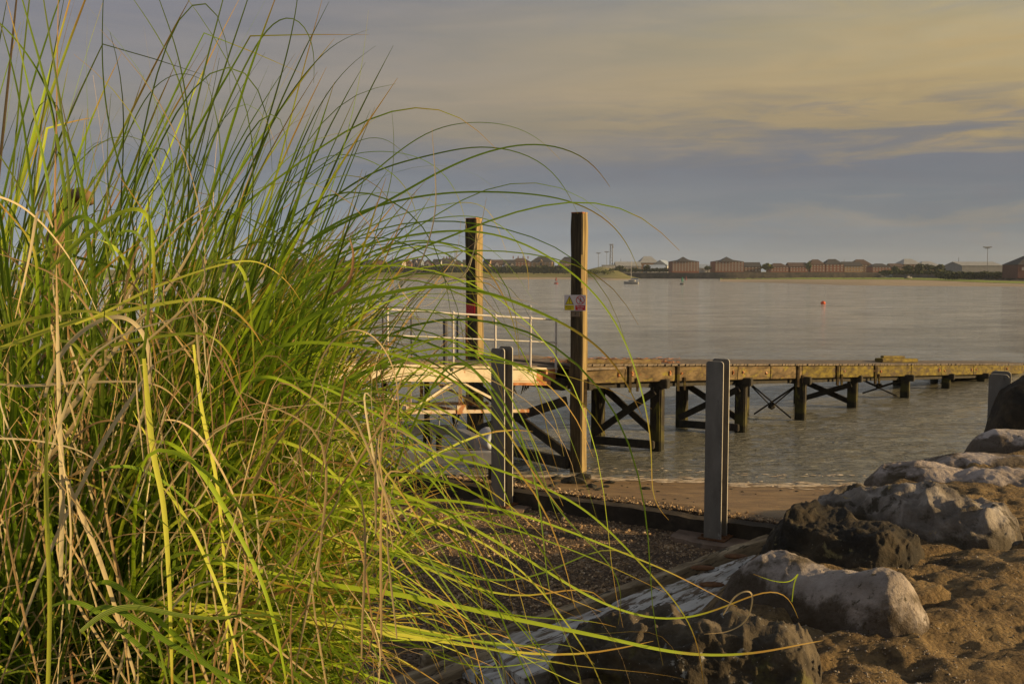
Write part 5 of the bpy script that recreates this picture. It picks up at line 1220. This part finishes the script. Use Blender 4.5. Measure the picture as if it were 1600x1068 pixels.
def tussock(cx, cy, cz, rad, n, Lr, a0r, bendr, wr, pdry, azf):
    c = 0; tries = 0
    while c < n and tries < n*6:
        tries += 1
        r = rad*random.random()**.5; t = random.uniform(0,6.283); b = (cx+r*math.cos(t), cy+r*.8*math.sin(t), cz)
        az = azf(); isd = random.random() < pdry; tone = random.random()**1.25
        if arc_blade(b, az, random.uniform(*a0r)+.25*r/rad, random.uniform(*bendr), random.uniform(*Lr), random.uniform(*wr), dry if isd else gre, tone): c += 1
az_any = lambda: random.uniform(0, 6.283)
az_right = lambda: random.gauss(.05, .5)
M['thatch'] = blade_mat('thatch', [(0,(.025,.016,.008)),(.5,(.07,.045,.018)),(1,(.16,.11,.045))], (.10,.06,.025), (.16,.11,.05), .2)
tha = Blades(); dry_keep = dry
az_left = lambda: random.gauss(math.pi, .9)
az_front = lambda: random.gauss(-.75, .85)
tussock(-1.62,2.75,2.95,.44, 850, (1.0,2.05), (.0,.22), (.1,1.0), (.009,.021), .05, az_any)
tussock(-1.72,2.8,3.0,.22, 150, (1.7,2.6), (.0,.13), (.05,.45), (.011,.021), .08, az_any)
tussock(-1.22,2.9,3.05,.20, 45, (1.6,2.3), (.04,.26), (.05,.5), (.010,.018), .04, az_right)
tussock(-1.15,2.95,3.05,.40, 520, (.9,1.7), (.0,.30), (.2,1.0), (.008,.016), .05, az_any)
tussock(-1.10,2.90,3.05,.42, 2200, (.75,1.75), (.05,.75), (.15,1.2), (.008,.018), .03, az_right)
tussock(-1.05,2.80,3.0,.42, 900, (.6,1.25), (.4,1.0), (.6,1.7), (.007,.014), .08, az_right)
tussock(-1.15,2.75,2.95,.46, 900, (.6,1.35), (.35,1.0), (1.3,2.3), (.006,.014), .12, az_front)
tussock(-1.6,2.6,2.95,.46, 380, (.6,1.3), (.2,.8), (1.0,2.4), (.008,.017), .16, az_front)
dry = tha; gk = gre; gre = tha
tussock(-1.2,2.95,2.1,.55, 1500, (.6,1.3), (.0,.35), (.1,.9), (.008,.018), 1.0, az_any)
tussock(-1.7,2.85,2.1,.45, 900, (.6,1.4), (.0,.3), (.1,.9), (.008,.018), 1.0, az_any)
dry = dry_keep; gre = gk
# broken straw hanging and lodged in the body
for k in range(420):
    px, py = random.uniform(-20,620)**1.0, random.uniform(430,1060)
    if px > 380 and py < 560: continue
    d = random.uniform(1.75,2.9); a = np.array(P(px,py,d)); ang = random.gauss(math.pi/2-.15,.5); L = random.uniform(.15,.55)
    v = np.array([math.cos(ang), random.uniform(-.3,.3), math.sin(ang)]); sag = np.array([random.uniform(-.1,.1),0,-random.uniform(.0,.22)])
    p = [a-v*L/2+sag*.6, a, a+v*L/2+sag]; dry.add(catmull(p, 10), random.uniform(.002,.006), random.random(), twist=random.uniform(-1,1), face=TOCAM(a)+np.array([0,0,random.gauss(0,.4)]))
pg = empty('pampas_grass', BASE, 0, 'huge clump of tall arching green and straw coloured grass filling the left foreground', 'grass clump')
tha.build('thatch', M['thatch'], pg, 'dark brown dead thatch at the foot of the clump'); gre.build('green_leaves', M['green_blade'], pg); dry.build('dry_leaves', M['dry_blade'], pg, 'dry straw coloured leaves and broken stems')
hg.build('long_arching_leaves', M['green_blade'], pg, 'longest green leaves arching out over the water'); hd.build('bent_straw_leaves', M['dry_blade'], pg, 'broad pale bent straw leaves at the front')
# dark litter at the foot
m = MB()
print('verts', sum(len(o.data.vertices) for o in bpy.data.objects if o.type == 'MESH'))

hz = MB(); hz.box((0, 1550, 30), (7200, 3900, 72))
hm = bpy.data.materials.new('haze'); hm.use_nodes = True; t = hm.node_tree; t.nodes.clear(); ho = N(t, 'ShaderNodeOutputMaterial'); pv = N(t, 'ShaderNodeVolumePrincipled')
pv.inputs['Color'].default_value = (.72,.80,.92,1); pv.inputs['Density'].default_value = .00013; t.links.new(pv.outputs[0], ho.inputs['Volume'])
tag(hz.build('haze', hm), 'thin pale haze over the river and the far shore', 'haze', kind='stuff')
